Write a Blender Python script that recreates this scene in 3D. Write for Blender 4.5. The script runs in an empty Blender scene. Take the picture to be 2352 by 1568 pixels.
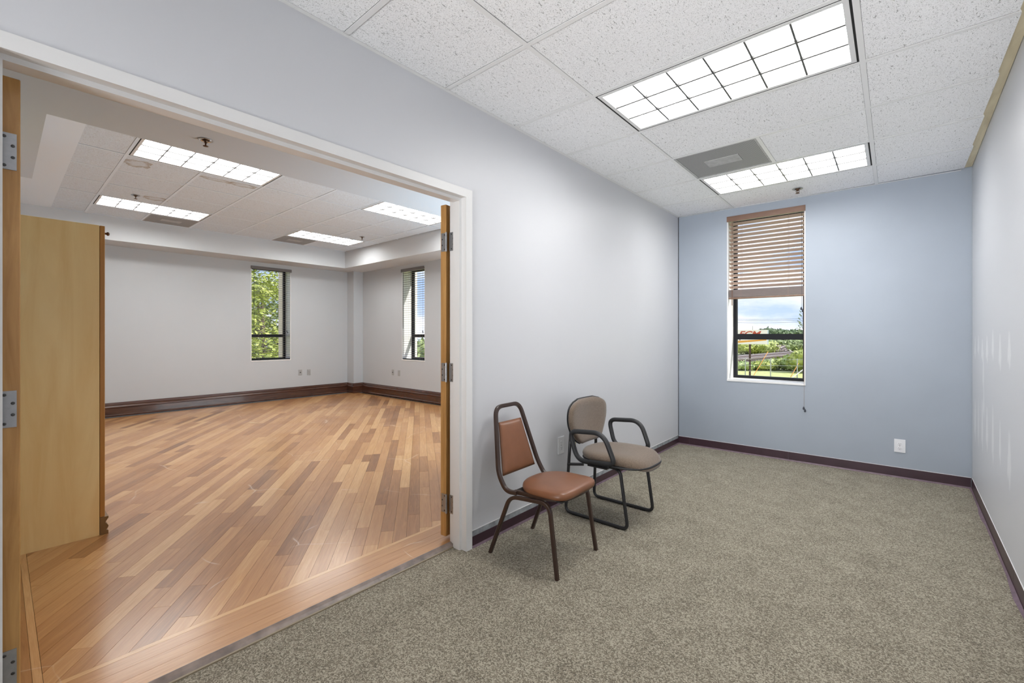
import bpy, bmesh, math, random
from mathutils import Vector, Matrix, noise
random.seed(7)
S = bpy.context.scene
COL = S.collection
R = math.radians
PI = math.pi

# ------------------------------------------------------------------ camera, sky, sun, exposure
H = 1.2927
cam_d = bpy.data.cameras.new('camera'); cam = bpy.data.objects.new('camera', cam_d); COL.objects.link(cam)
cam.location = (0, 0, H); cam.rotation_euler = (R(90), 0, .7105)
cam_d.sensor_width = 36; cam_d.lens = 1018.26 / 2352 * 36; cam_d.shift_y = -(784 - 768.34) / 2352
cam_d.clip_start = .02; cam_d.clip_end = 2000
S.camera = cam
S.view_settings.view_transform = 'Standard'; S.view_settings.look = 'None'
S.view_settings.gamma = 1; S.view_settings.use_curve_mapping = False
S.view_settings.exposure = 0.08
S.cycles.max_bounces = 8; S.cycles.diffuse_bounces = 5; S.cycles.glossy_bounces = 3
S.cycles.transmission_bounces = 4; S.cycles.transparent_max_bounces = 12
S.cycles.sample_clamp_indirect = 6; S.cycles.use_denoising = True
S.cycles.caustics_reflective = False; S.cycles.caustics_refractive = False
LAMP = 20.0        # radiance of the fluorescent panels
SKY = 1.15
SUN = 6.0

W = bpy.data.worlds.new('sky'); S.world = W; W.use_nodes = True
nt = W.node_tree; nt.nodes.clear()
wo = nt.nodes.new('ShaderNodeOutputWorld'); bg = nt.nodes.new('ShaderNodeBackground')
tc = nt.nodes.new('ShaderNodeTexCoord'); sp = nt.nodes.new('ShaderNodeSeparateXYZ')
cr = nt.nodes.new('ShaderNodeValToRGB'); mp = nt.nodes.new('ShaderNodeMapping')
no = nt.nodes.new('ShaderNodeTexNoise'); c2 = nt.nodes.new('ShaderNodeValToRGB'); mx = nt.nodes.new('ShaderNodeMixRGB')
nt.links.new(tc.outputs['Generated'], sp.inputs[0]); nt.links.new(sp.outputs['Z'], cr.inputs[0])
e = cr.color_ramp.elements
e[0].position = 0.0; e[0].color = (.62, .74, .96, 1); e[1].position = .5; e[1].color = (.34, .52, .93, 1)
ne = e.new(.12); ne.color = (.44, .62, .97, 1)
mp.inputs['Scale'].default_value = (1, 1, 2.6); mp.inputs['Location'].default_value = (.35, .1, 0)
nt.links.new(tc.outputs['Generated'], mp.inputs[0]); nt.links.new(mp.outputs[0], no.inputs['Vector'])
no.inputs['Scale'].default_value = 5.5; no.inputs['Detail'].default_value = 6; no.inputs['Roughness'].default_value = .5
c2.color_ramp.elements[0].position = .40; c2.color_ramp.elements[1].position = .58
nt.links.new(no.outputs['Fac'], c2.inputs[0]); nt.links.new(c2.outputs[0], mx.inputs['Fac'])
nt.links.new(cr.outputs[0], mx.inputs['Color1']); mx.inputs['Color2'].default_value = (1.05, 1.05, 1.08, 1)
nt.links.new(mx.outputs[0], bg.inputs['Color']); bg.inputs['Strength'].default_value = SKY
nt.links.new(bg.outputs[0], wo.inputs[0])

sun_d = bpy.data.lights.new('sun', 'SUN'); sun = bpy.data.objects.new('sun', sun_d); COL.objects.link(sun)
sun_d.energy = SUN; sun_d.angle = R(.6); sun_d.color = (1, .96, .88)
sun.rotation_euler = Vector((.8, .36, .85)).to_track_quat('Z', 'Y').to_euler(); sun.location = (20, 30, 40)

# unseen fill lamps added to brighten both rooms, behind the camera and beside the partition
def area(name, loc, to, sx, sy, power, col, spread=180):
    d = bpy.data.lights.new(name, 'AREA'); d.shape = 'RECTANGLE'; d.size = sx; d.size_y = sy; d.energy = power; d.color = col; d.spread = R(spread)
    o = bpy.data.objects.new(name, d); COL.objects.link(o); o.location = loc
    o.rotation_euler = (Vector(to) - Vector(loc)).to_track_quat('-Z', 'Y').to_euler(); return o
area('rear_fill', (-.50, -2.9, .9), (-.45, 4.4, 2.95), 1.6, 1.2, 34, (.97, .985, 1), 60)
area('side_fill', (-2.85, 3.95, 1.2), (-6.5, 3.3, 2.6), 2.1, 1.4, 78, (.78, .92, 1))

# ------------------------------------------------------------------ materials
def nodes(name):
    m = bpy.data.materials.new(name); m.use_nodes = True
    t = m.node_tree; b = t.nodes['Principled BSDF']; return m, t, b
def N(t, kind, **kw):
    n = t.nodes.new(kind)
    for k, v in kw.items():
        if k.startswith('_'): setattr(n, k[1:], v)
        else: n.inputs[k.replace('__', ' ')].default_value = v
    return n
def mat(name, col, rough=.6, metal=0.0, spec=.5, bump=0, bscale=200, var=0, vscale=3, coat=0, crough=.1):
    m, t, b = nodes(name)
    b.inputs['Base Color'].default_value = (*col, 1); b.inputs['Roughness'].default_value = rough
    b.inputs['Metallic'].default_value = metal; b.inputs['Specular IOR Level'].default_value = spec
    b.inputs['Coat Weight'].default_value = coat; b.inputs['Coat Roughness'].default_value = crough
    g = None
    if bump or var:
        g = N(t, 'ShaderNodeNewGeometry')
    if bump:
        n = N(t, 'ShaderNodeTexNoise', Scale=bscale, Detail=3.0); t.links.new(g.outputs['Position'], n.inputs['Vector'])
        bu = N(t, 'ShaderNodeBump', Strength=bump, Distance=.002); t.links.new(n.outputs['Fac'], bu.inputs['Height'])
        t.links.new(bu.outputs[0], b.inputs['Normal'])
    if var:
        n = N(t, 'ShaderNodeTexNoise', Scale=vscale, Detail=3.0); t.links.new(g.outputs['Position'], n.inputs['Vector'])
        r = N(t, 'ShaderNodeValToRGB')
        r.color_ramp.elements[0].position = .3; r.color_ramp.elements[1].position = .7
        r.color_ramp.elements[0].color = (*[c * (1 - var) for c in col], 1)
        r.color_ramp.elements[1].color = (*[min(1, c * (1 + var)) for c in col], 1)
        t.links.new(n.outputs['Fac'], r.inputs[0]); t.links.new(r.outputs[0], b.inputs['Base Color'])
    return m
def ramp(t, stops):
    r = N(t, 'ShaderNodeValToRGB'); e = r.color_ramp.elements
    e[0].position, e[0].color = stops[0][0], (*stops[0][1], 1)
    e[1].position, e[1].color = stops[-1][0], (*stops[-1][1], 1)
    for p, c in stops[1:-1]:
        q = e.new(p); q.color = (*c, 1)
    return r
def wood(name, dark, light, scale=(3, 30, 30), rough=.4, coat=.3, rot=(0, 0, 0), spec=.5):
    m, t, b = nodes(name)
    g = N(t, 'ShaderNodeTexCoord'); mp = N(t, 'ShaderNodeMapping', Scale=scale, Rotation=rot)
    t.links.new(g.outputs['Object'], mp.inputs[0])
    n = N(t, 'ShaderNodeTexNoise', Scale=1.0, Detail=5.0, Roughness=.6, Distortion=.6)
    t.links.new(mp.outputs[0], n.inputs['Vector'])
    r = ramp(t, [(.3, dark), (.5, tuple((a + c) / 2 for a, c in zip(dark, light))), (.7, light)])
    t.links.new(n.outputs['Fac'], r.inputs[0]); t.links.new(r.outputs[0], b.inputs['Base Color'])
    b.inputs['Roughness'].default_value = rough; b.inputs['Coat Weight'].default_value = coat
    b.inputs['Specular IOR Level'].default_value = spec
    return m
def emit(name, col, s):
    m, t, b = nodes(name); t.nodes.remove(b); e = N(t, 'ShaderNodeEmission'); e.inputs[0].default_value = (*col, 1)
    e.inputs[1].default_value = s; t.links.new(e.outputs[0], t.nodes['Material Output'].inputs[0]); return m

M = {}
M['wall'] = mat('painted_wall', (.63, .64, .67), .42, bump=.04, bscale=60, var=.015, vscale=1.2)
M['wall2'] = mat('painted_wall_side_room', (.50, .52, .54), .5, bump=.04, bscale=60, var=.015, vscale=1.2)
M['blue'] = mat('blue_wall_paint', (.33, .372, .430), .5, bump=.05, bscale=50, var=.05, vscale=1.4)
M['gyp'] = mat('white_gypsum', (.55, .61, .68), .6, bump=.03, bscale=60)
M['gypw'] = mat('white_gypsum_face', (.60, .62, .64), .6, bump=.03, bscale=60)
M['white'] = mat('white_enamel', (.75, .75, .75), .35)
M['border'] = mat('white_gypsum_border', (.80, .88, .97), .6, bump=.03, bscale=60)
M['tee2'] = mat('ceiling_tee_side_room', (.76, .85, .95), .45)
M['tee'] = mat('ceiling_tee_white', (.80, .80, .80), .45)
M['dark'] = mat('plenum_dark', (.02, .02, .02), .9)
M['gap'] = mat('black_gap', (.012, .012, .012), .8)
M['louver'] = mat('louver_aluminium', (.085, .085, .085), .5, metal=0)
M['lampframe'] = mat('troffer_frame_white', (.75, .75, .75), .4)
M['steel'] = mat('brushed_steel', (.42, .43, .45), .38, metal=.85, var=.05, vscale=80)
M['screw'] = mat('screw_dark', (.10, .10, .10), .4, metal=.8)
M['purple'] = mat('purple_vinyl_base', (.045, .020, .030), .32, var=.12, vscale=9, spec=.5)
M['lilac'] = mat('lilac_cove_edge', (.15, .098, .125), .5, var=.2, vscale=30)  # paler lilac along the foot of the purple base
M['strip'] = mat('bare_gray_strip', (.30, .32, .34), .6, var=.32, vscale=22)
M['plastic'] = mat('white_plastic', (.74, .75, .78), .35)
M['plasticg'] = mat('grey_plastic', (.36, .36, .36), .4)
M['ivory'] = mat('ivory_plastic', (.62, .55, .34), .4)
M['slot'] = mat('slot_black', (.01, .01, .01), .6)
M['blackframe'] = mat('window_black', (.006, .007, .010), .5, spec=.2)
M['vinylbrown'] = mat('brown_vinyl', (.20, .083, .040), .34, bump=.10, bscale=350, var=.10, vscale=9, spec=.45)
M['browntube'] = mat('brown_enamel_tube', (.040, .022, .016), .28, spec=.5)
M['blacktube'] = mat('black_enamel_tube', (.016, .016, .018), .35)
M['rubber'] = mat('black_rubber_arm', (.017, .018, .020), .5)
M['brass'] = mat('aged_bronze', (.13, .07, .04), .35, metal=.7)
M['chrome'] = mat('chrome', (.6, .6, .6), .15, metal=1)
M['maple'] = wood('maple_veneer', (.82, .56, .23), (.92, .70, .34), (9, 9, 1.1), .45, .15)
M['edgewood'] = wood('orange_wood_edge', (.40, .17, .030), (.52, .25, .06), (10, 10, 1.2), .4, .2)
M['brownwood'] = wood('dark_bracket_wood', (.17, .085, .025), (.24, .13, .045), (8, 8, 2), .5, .1)
M['doorwood'] = wood('door_edge_wood', (.36, .17, .045), (.60, .34, .12), (26, 26, 2.2), .4, .2)
M['basewood'] = wood('dark_baseboard_wood', (.040, .014, .008), (.095, .035, .018), (4, 4, 30), .25, .5)
M['ledger'] = wood('raw_wood_ledger', (.58, .50, .33), (.78, .70, .50), (14, 2, 14), .7, 0)
M['slat'] = wood('blind_slat_brown', (.30, .20, .145), (.38, .26, .19), (2, 20, 20), .45, .1)
def slatm():  # base colour paled to stand in for sunlight on the brown slats
    m, t, b = nodes('sunlit_translucent_slat'); b.inputs['Base Color'].default_value = (.60, .50, .44, 1); b.inputs['Roughness'].default_value = .4
    tr = N(t, 'ShaderNodeBsdfTranslucent'); tr.inputs[0].default_value = (.85, .73, .67, 1)
    mi = N(t, 'ShaderNodeMixShader'); mi.inputs[0].default_value = .55; t.links.new(b.outputs[0], mi.inputs[1]); t.links.new(tr.outputs[0], mi.inputs[2])
    t.links.new(mi.outputs[0], t.nodes['Material Output'].inputs[0]); return m
M['slat'] = slatm()
M['slatdark'] = wood('valance_brown', (.16, .085, .055), (.21, .115, .075), (3, 30, 30), .4, .2)
M['slatgrey'] = wood('faded_blind_slat', (.14, .11, .10), (.2, .16, .15), (2, 20, 20), .45, .1)
M['valgrey'] = mat('grey_brown_valance', (.15, .135, .13), .4)
M['cord'] = mat('tan_cord', (.35, .26, .2), .8)
M['tassel'] = mat('dark_tassel', (.03, .035, .05), .35)

# glass that lets light straight through
def glassm():
    m, t, b = nodes('clear_glass'); t.nodes.remove(b)
    tr = N(t, 'ShaderNodeBsdfTransparent'); tr.inputs[0].default_value = (.98, .985, .985, 1)
    gl = N(t, 'ShaderNodeBsdfGlossy'); gl.inputs['Roughness'].default_value = .02
    lw = N(t, 'ShaderNodeLayerWeight', Blend=.5); mi = N(t, 'ShaderNodeMixShader')
    pw = N(t, 'ShaderNodeMath', _operation='POWER'); pw.inputs[1].default_value = 5; t.links.new(lw.outputs['Facing'], pw.inputs[0])
    ma = N(t, 'ShaderNodeMath', _operation='MULTIPLY_ADD'); ma.inputs[1].default_value = .5; ma.inputs[2].default_value = .02; t.links.new(pw.outputs[0], ma.inputs[0]); t.links.new(ma.outputs[0], mi.inputs[0]); t.links.new(tr.outputs[0], mi.inputs[1]); t.links.new(gl.outputs[0], mi.inputs[2])
    t.links.new(mi.outputs[0], t.nodes['Material Output'].inputs[0]); return m
M['glass'] = glassm()
M['lamp'] = emit('lit_lamp_panel', (1, .99, .97), LAMP)

# fissured ceiling tile
def tilem(name, tint):
    m, t, b = nodes(name)
    g = N(t, 'ShaderNodeNewGeometry')
    mp1 = N(t, 'ShaderNodeMapping', Scale=(150, 48, 60), Rotation=(0, 0, R(25))); t.links.new(g.outputs['Position'], mp1.inputs[0])
    n1 = N(t, 'ShaderNodeTexNoise', Scale=1.0, Detail=1.5, Distortion=1.2); t.links.new(mp1.outputs[0], n1.inputs['Vector'])
    r1 = ramp(t, [(.655, (0, 0, 0)), (.70, (1, 1, 1))]); t.links.new(n1.outputs['Fac'], r1.inputs[0])
    n2 = N(t, 'ShaderNodeTexNoise', Scale=210.0, Detail=1.0); t.links.new(g.outputs['Position'], n2.inputs['Vector'])
    r2 = ramp(t, [(.61, (0, 0, 0)), (.70, (.75, .75, .75))]); t.links.new(n2.outputs['Fac'], r2.inputs[0])
    ad = N(t, 'ShaderNodeMixRGB', _blend_type='LIGHTEN'); ad.inputs[0].default_value = 1
    t.links.new(r1.outputs[0], ad.inputs[1]); t.links.new(r2.outputs[0], ad.inputs[2])
    n3 = N(t, 'ShaderNodeTexNoise', Scale=90.0, Detail=3.0); t.links.new(g.outputs['Position'], n3.inputs['Vector'])
    r3 = ramp(t, [(.3, tuple(.92 * c for c in tint)), (.7, tint)]); t.links.new(n3.outputs['Fac'], r3.inputs[0])
    mx = N(t, 'ShaderNodeMixRGB'); t.links.new(ad.outputs[0], mx.inputs[0]); t.links.new(r3.outputs[0], mx.inputs[1])
    mx.inputs[2].default_value = (.42, .42, .42, 1)
    # water stains of the side room: brown rings at fixed places on the ceiling
    col = mx.outputs[0]
    for (sx, sy, sz, rx, ry) in [(-5.78, .93, 3.0, .13, .10), (-5.72, 1.60, 3.0, .05, .15), (-5.70, 1.86, 3.0, .07, .13), (-7.10, 1.32, 3.0, .10, .12)]:
        mpp = N(t, 'ShaderNodeMapping', _vector_type='POINT', Location=(-sx / rx, -sy / ry, 0), Scale=(1 / rx, 1 / ry, 0))
        t.links.new(g.outputs['Position'], mpp.inputs[0])
        nn = N(t, 'ShaderNodeTexNoise', Scale=1.6, Detail=2.0); t.links.new(mpp.outputs[0], nn.inputs['Vector'])
        ln = N(t, 'ShaderNodeVectorMath', _operation='LENGTH'); t.links.new(mpp.outputs[0], ln.inputs[0])
        aa = N(t, 'ShaderNodeMath', _operation='MULTIPLY_ADD'); t.links.new(nn.outputs['Fac'], aa.inputs[0]); aa.inputs[1].default_value = 1.3
        t.links.new(ln.outputs['Value'], aa.inputs[2])
        rr = ramp(t, [(.0, (.12, .12, .12)), (.60, (.15, .15, .15)), (.80, (.75, .75, .75)), (.84, (0, 0, 0))])
        dv = N(t, 'ShaderNodeMath', _operation='DIVIDE'); dv.inputs[1].default_value = 2.0; t.links.new(aa.outputs[0], dv.inputs[0])
        t.links.new(dv.outputs[0], rr.inputs[0])
        m2 = N(t, 'ShaderNodeMixRGB'); t.links.new(rr.outputs[0], m2.inputs[0]); t.links.new(col, m2.inputs[1]); m2.inputs[2].default_value = (.36, .31, .25, 1)
        col = m2.outputs[0]
    t.links.new(col, b.inputs['Base Color']); b.inputs['Roughness'].default_value = .9; b.inputs['Specular IOR Level'].default_value = .2
    bu = N(t, 'ShaderNodeBump', Strength=.5, Distance=.003); bu.invert = True
    t.links.new(ad.outputs[0], bu.inputs['Height']); t.links.new(bu.outputs[0], b.inputs['Normal'])
    return m
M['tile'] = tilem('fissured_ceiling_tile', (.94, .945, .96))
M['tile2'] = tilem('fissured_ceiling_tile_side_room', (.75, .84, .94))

def carpetm():
    m, t, b = nodes('speckled_carpet')
    g = N(t, 'ShaderNodeNewGeometry')
    n1 = N(t, 'ShaderNodeTexNoise', Scale=230.0, Detail=2.0, Roughness=.7); t.links.new(g.outputs['Position'], n1.inputs['Vector'])
    n2 = N(t, 'ShaderNodeTexNoise', Scale=6.0, Detail=4.0); t.links.new(g.outputs['Position'], n2.inputs['Vector'])
    v = N(t, 'ShaderNodeTexVoronoi', Scale=190.0); t.links.new(g.outputs['Position'], v.inputs['Vector'])
    sx = N(t, 'ShaderNodeSeparateColor'); t.links.new(v.outputs['Color'], sx.inputs[0])
    a = N(t, 'ShaderNodeMath', _operation='MULTIPLY_ADD'); t.links.new(sx.outputs[0], a.inputs[0]); a.inputs[1].default_value = .42
    t.links.new(n1.outputs['Fac'], a.inputs[2])
    a2 = N(t, 'ShaderNodeMath', _operation='MULTIPLY_ADD'); t.links.new(n2.outputs['Fac'], a2.inputs[0]); a2.inputs[1].default_value = .22
    t.links.new(a.outputs[0], a2.inputs[2])
    r = ramp(t, [(.42, (.036, .030, .020)), (.66, (.165, .142, .102)), (.84, (.265, .234, .175)), (1.0, (.46, .42, .33))])
    t.links.new(a2.outputs[0], r.inputs[0]); t.links.new(r.outputs[0], b.inputs['Base Color'])
    b.inputs['Roughness'].default_value = .95; b.inputs['Specular IOR Level'].default_value = .1
    b.inputs['Sheen Weight'].default_value = .15
    bu = N(t, 'ShaderNodeBump', Strength=.8, Distance=.006); t.links.new(a.outputs[0], bu.inputs['Height']); t.links.new(bu.outputs[0], b.inputs['Normal'])
    return m
M['carpet'] = carpetm()

def plankm(name, rot):
    m, t, b = nodes(name)
    g = N(t, 'ShaderNodeNewGeometry'); at = N(t, 'ShaderNodeAttribute', _attribute_name='tone')
    mp1 = N(t, 'ShaderNodeMapping', Rotation=(0, 0, -rot)); t.links.new(g.outputs['Position'], mp1.inputs[0])
    of = N(t, 'ShaderNodeVectorMath', _operation='SCALE'); of.inputs[0].default_value = (13, 7, 3); t.links.new(at.outputs['Fac'], of.inputs['Scale'])
    ad = N(t, 'ShaderNodeVectorMath', _operation='ADD'); t.links.new(mp1.outputs[0], ad.inputs[0]); t.links.new(of.outputs[0], ad.inputs[1])
    sc = N(t, 'ShaderNodeVectorMath', _operation='MULTIPLY'); sc.inputs[1].default_value = (3.2, 45, 10); t.links.new(ad.outputs[0], sc.inputs[0])
    n = N(t, 'ShaderNodeTexNoise', Scale=1.0, Detail=6.0, Roughness=.62, Distortion=.9); t.links.new(sc.outputs[0], n.inputs['Vector'])
    sc2 = N(t, 'ShaderNodeVectorMath', _operation='MULTIPLY'); sc2.inputs[1].default_value = (12, 420, 10); t.links.new(ad.outputs[0], sc2.inputs[0])
    n2 = N(t, 'ShaderNodeTexNoise', Scale=1.0, Detail=2.0); t.links.new(sc2.outputs[0], n2.inputs['Vector'])
    base = ramp(t, [(0, (.22, .085, .022)), (.25, (.36, .155, .046)), (.5, (.47, .225, .078)), (.75, (.57, .300, .115)), (1, (.70, .420, .190))])
    s1 = N(t, 'ShaderNodeMath', _operation='MULTIPLY_ADD'); t.links.new(n.outputs['Fac'], s1.inputs[0]); s1.inputs[1].default_value = .75; t.links.new(at.outputs['Fac'], s1.inputs[2])
    s2 = N(t, 'ShaderNodeMath', _operation='MULTIPLY_ADD'); t.links.new(n2.outputs['Fac'], s2.inputs[0]); s2.inputs[1].default_value = .28; t.links.new(s1.outputs[0], s2.inputs[2])
    s3 = N(t, 'ShaderNodeMath', _operation='SUBTRACT'); t.links.new(s2.outputs[0], s3.inputs[0]); s3.inputs[1].default_value = .52
    t.links.new(s3.outputs[0], base.inputs[0])
    # long thin scuff marks in the varnish
    dn = N(t, 'ShaderNodeTexNoise', Scale=1.1, Detail=2.0); t.links.new(g.outputs['Position'], dn.inputs['Vector'])
    dm = N(t, 'ShaderNodeVectorMath', _operation='MULTIPLY_ADD'); t.links.new(dn.outputs['Color'], dm.inputs[0]); dm.inputs[1].default_value = (.9, .9, 0); t.links.new(g.outputs['Position'], dm.inputs[2])
    vo = N(t, 'ShaderNodeTexVoronoi', _feature='DISTANCE_TO_EDGE', Scale=.9); t.links.new(dm.outputs[0], vo.inputs['Vector'])
    vr = ramp(t, [(.0, (.55, .55, .55)), (.0045, (0, 0, 0))]); t.links.new(vo.outputs['Distance'], vr.inputs[0])
    mk = N(t, 'ShaderNodeTexNoise', Scale=3.1, Detail=2.0); t.links.new(g.outputs['Position'], mk.inputs['Vector'])
    mr = ramp(t, [(.5, (0, 0, 0)), (.6, (1, 1, 1))]); t.links.new(mk.outputs['Fac'], mr.inputs[0])
    ml = N(t, 'ShaderNodeMixRGB', _blend_type='MULTIPLY'); ml.inputs[0].default_value = 1; t.links.new(vr.outputs[0], ml.inputs[1]); t.links.new(mr.outputs[0], ml.inputs[2])
    sm = N(t, 'ShaderNodeMixRGB'); t.links.new(ml.outputs[0], sm.inputs[0]); t.links.new(base.outputs[0], sm.inputs[1]); sm.inputs[2].default_value = (.80, .64, .50, 1)
    t.links.new(sm.outputs[0], b.inputs['Base Color'])
    # worn varnish: broad soft scuffs and fine long scratches raise the gloss roughness
    w1 = N(t, 'ShaderNodeTexNoise', Scale=2.6, Detail=5.0); t.links.new(g.outputs['Position'], w1.inputs['Vector'])
    rr = N(t, 'ShaderNodeMapRange'); rr.inputs['From Min'].default_value = .3; rr.inputs['From Max'].default_value = .7
    rr.inputs['To Min'].default_value = .28; rr.inputs['To Max'].default_value = .36; t.links.new(w1.outputs['Fac'], rr.inputs['Value'])
    t.links.new(rr.outputs[0], b.inputs['Roughness'])
    b.inputs['Coat Weight'].default_value = .5; b.inputs['Coat IOR'].default_value = 1.6; b.inputs['Coat Roughness'].default_value = .19
    bu = N(t, 'ShaderNodeBump', Strength=.12, Distance=.001); t.links.new(n2.outputs['Fac'], bu.inputs['Height']); t.links.new(bu.outputs[0], b.inputs['Normal'])
    return m
PA = R(142.5)
M['plank'] = plankm('hardwood_plank', PA)
M['plank_y'] = plankm('hardwood_border_plank', R(90))
M['plank_x'] = plankm('hardwood_side_plank', 0)
M['threshold'] = mat('worn_threshold', (.24, .19, .165), .4, var=.35, vscale=14)
M['fabric'] = None
def fabricm():
    m, t, b = nodes('taupe_tweed_fabric'); g = N(t, 'ShaderNodeTexCoord')
    n = N(t, 'ShaderNodeTexNoise', Scale=420.0, Detail=2.0); t.links.new(g.outputs['Object'], n.inputs['Vector'])
    r = ramp(t, [(.35, (.085, .058, .038)), (.55, (.165, .120, .086)), (.72, (.27, .21, .16))]); t.links.new(n.outputs['Fac'], r.inputs[0])
    t.links.new(r.outputs[0], b.inputs['Base Color']); b.inputs['Roughness'].default_value = .9; b.inputs['Sheen Weight'].default_value = .3
    bu = N(t, 'ShaderNodeBump', Strength=.5, Distance=.001); t.links.new(n.outputs['Fac'], bu.inputs['Height']); t.links.new(bu.outputs[0], b.inputs['Normal'])
    return m
M['fabric'] = fabricm()
def ventm():
    m, t, b = nodes('perforated_vent_panel'); g = N(t, 'ShaderNodeTexCoord')
    mp = N(t, 'ShaderNodeMapping', Scale=(110, 110, 1)); t.links.new(g.outputs['Object'], mp.inputs[0])
    v = N(t, 'ShaderNodeTexVoronoi', Scale=1.0, Randomness=0.0); v.voronoi_dimensions = '2D'; t.links.new(mp.outputs[0], v.inputs['Vector'])
    r = ramp(t, [(.30, (.10, .10, .10)), (.42, (.43, .43, .43))]); t.links.new(v.outputs['Distance'], r.inputs[0])
    t.links.new(r.outputs[0], b.inputs['Base Color']); b.inputs['Roughness'].default_value = .6
    return m
M['vent'] = ventm()
M['ventplate'] = mat('vent_plate_grey', (.42, .42, .42), .6, var=.12, vscale=25)

# right wall with touched-up paint patches
def patchm():
    m, t, b = nodes('painted_wall_touched_up'); g = N(t, 'ShaderNodeNewGeometry')
    b.inputs['Roughness'].default_value = .42
    col = None
    base = N(t, 'ShaderNodeRGB'); base.outputs[0].default_value = (.62, .63, .66, 1); col = base.outputs[0]
    rnd = random.Random(3)
    spots = []
    for z0, hh in ((1.20, .10), (.62, .17)):
        for k in range(7):
            spots.append((5.12 - .20 * k * (1 + .05 * k), z0 + rnd.uniform(-.03, .03), rnd.uniform(.040, .070), hh * rnd.uniform(.8, 1.25)))
    spots += [(4.62, 1.02, .05, .16), (4.60, .80, .04, .12)]
    for (sy, sz, ry, rz) in spots:
        mpp = N(t, 'ShaderNodeMapping', Location=(0, -sy / ry, -sz / rz), Scale=(0, 1 / ry, 1 / rz)); t.links.new(g.outputs['Position'], mpp.inputs[0])
        nn = N(t, 'ShaderNodeTexNoise', Scale=1.5, Detail=1.0); t.links.new(mpp.outputs[0], nn.inputs['Vector'])
        ln = N(t, 'ShaderNodeVectorMath', _operation='LENGTH'); t.links.new(mpp.outputs[0], ln.inputs[0])
        aa = N(t, 'ShaderNodeMath', _operation='ADD'); t.links.new(nn.outputs['Fac'], aa.inputs[0]); t.links.new(ln.outputs['Value'], aa.inputs[1])
        rr = ramp(t, [(.75, (.8, .8, .8)), (1.0, (0, 0, 0))]); dv = N(t, 'ShaderNodeMath', _operation='DIVIDE'); dv.inputs[1].default_value = 1.4
        t.links.new(aa.outputs[0], dv.inputs[0]); t.links.new(dv.outputs[0], rr.inputs[0])
        m2 = N(t, 'ShaderNodeMixRGB'); t.links.new(rr.outputs[0], m2.inputs[0]); t.links.new(col, m2.inputs[1]); m2.inputs[2].default_value = (.78, .79, .81, 1)
        col = m2.outputs[0]
    t.links.new(col, b.inputs['Base Color']); return m
M['wallr'] = patchm()

# exterior
def leafm(name, a, bcol, trans=.3):
    m, t, b = nodes(name); oi = N(t, 'ShaderNodeNewGeometry')
    n = N(t, 'ShaderNodeTexNoise', Scale=1.7, Detail=3.0); t.links.new(oi.outputs['Position'], n.inputs['Vector'])
    r = ramp(t, [(.32, a), (.68, bcol)]); t.links.new(n.outputs['Fac'], r.inputs[0]); t.links.new(r.outputs[0], b.inputs['Base Color'])
    b.inputs['Roughness'].default_value = .6; return m
M['leafy'] = leafm('leaf_yellow_green', (.20, .27, .05), (.52, .56, .16))
M['leafg'] = leafm('leaf_mid_green', (.09, .14, .05), (.30, .37, .14))
M['leafp'] = leafm('leaf_pale_green', (.22, .32, .10), (.50, .58, .26))
M['leafd'] = leafm('leaf_dark_green', (.03, .07, .02), (.10, .17, .05))
M['leafgrey'] = leafm('bare_grey_twig', (.28, .23, .22), (.50, .44, .42))
M['bark'] = mat('bark_brown', (.10, .075, .06), .9, var=.3, vscale=8)
M['grass'] = leafm('meadow_grass', (.36, .40, .12), (.54, .55, .24))
M['pole'] = mat('rusty_sign_pole', (.060, .030, .028), .6)
M['signw'] = mat('sign_white', (.95, .88, .89), .5)
M['signb'] = mat('sign_pale_blue', (.60, .68, .85), .5)
M['signr'] = mat('sign_red', (.50, .07, .035), .5)
M['signo'] = mat('sign_orange', (.80, .36, .04), .5)
M['signp'] = mat('sign_plum', (.20, .03, .09), .5)
M['ballast'] = mat('track_ballast', (.24, .22, .215), .9, var=.3, vscale=3)
M['rail'] = mat('rusty_rail', (.075, .045, .04), .5)
M['railw'] = mat('pale_rail_head', (.55, .52, .52), .4)
M['sleeper'] = mat('track_sleeper', (.10, .08, .07), .9)
M['galv'] = mat('galvanised_post', (.36, .38, .38), .5)
M['orangew'] = mat('orange_guy', (.85, .38, .10), .5)
M['stucco'] = mat('beige_stucco', (.80, .69, .62), .85, bump=.2, bscale=40, var=.05)
M['roof'] = mat('grey_roof', (.30, .30, .33), .8)
M['housew'] = mat('pale_house_wall', (.62, .62, .60), .8)
M['wire'] = mat('cable_black', (.05, .05, .06), .6)

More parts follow.
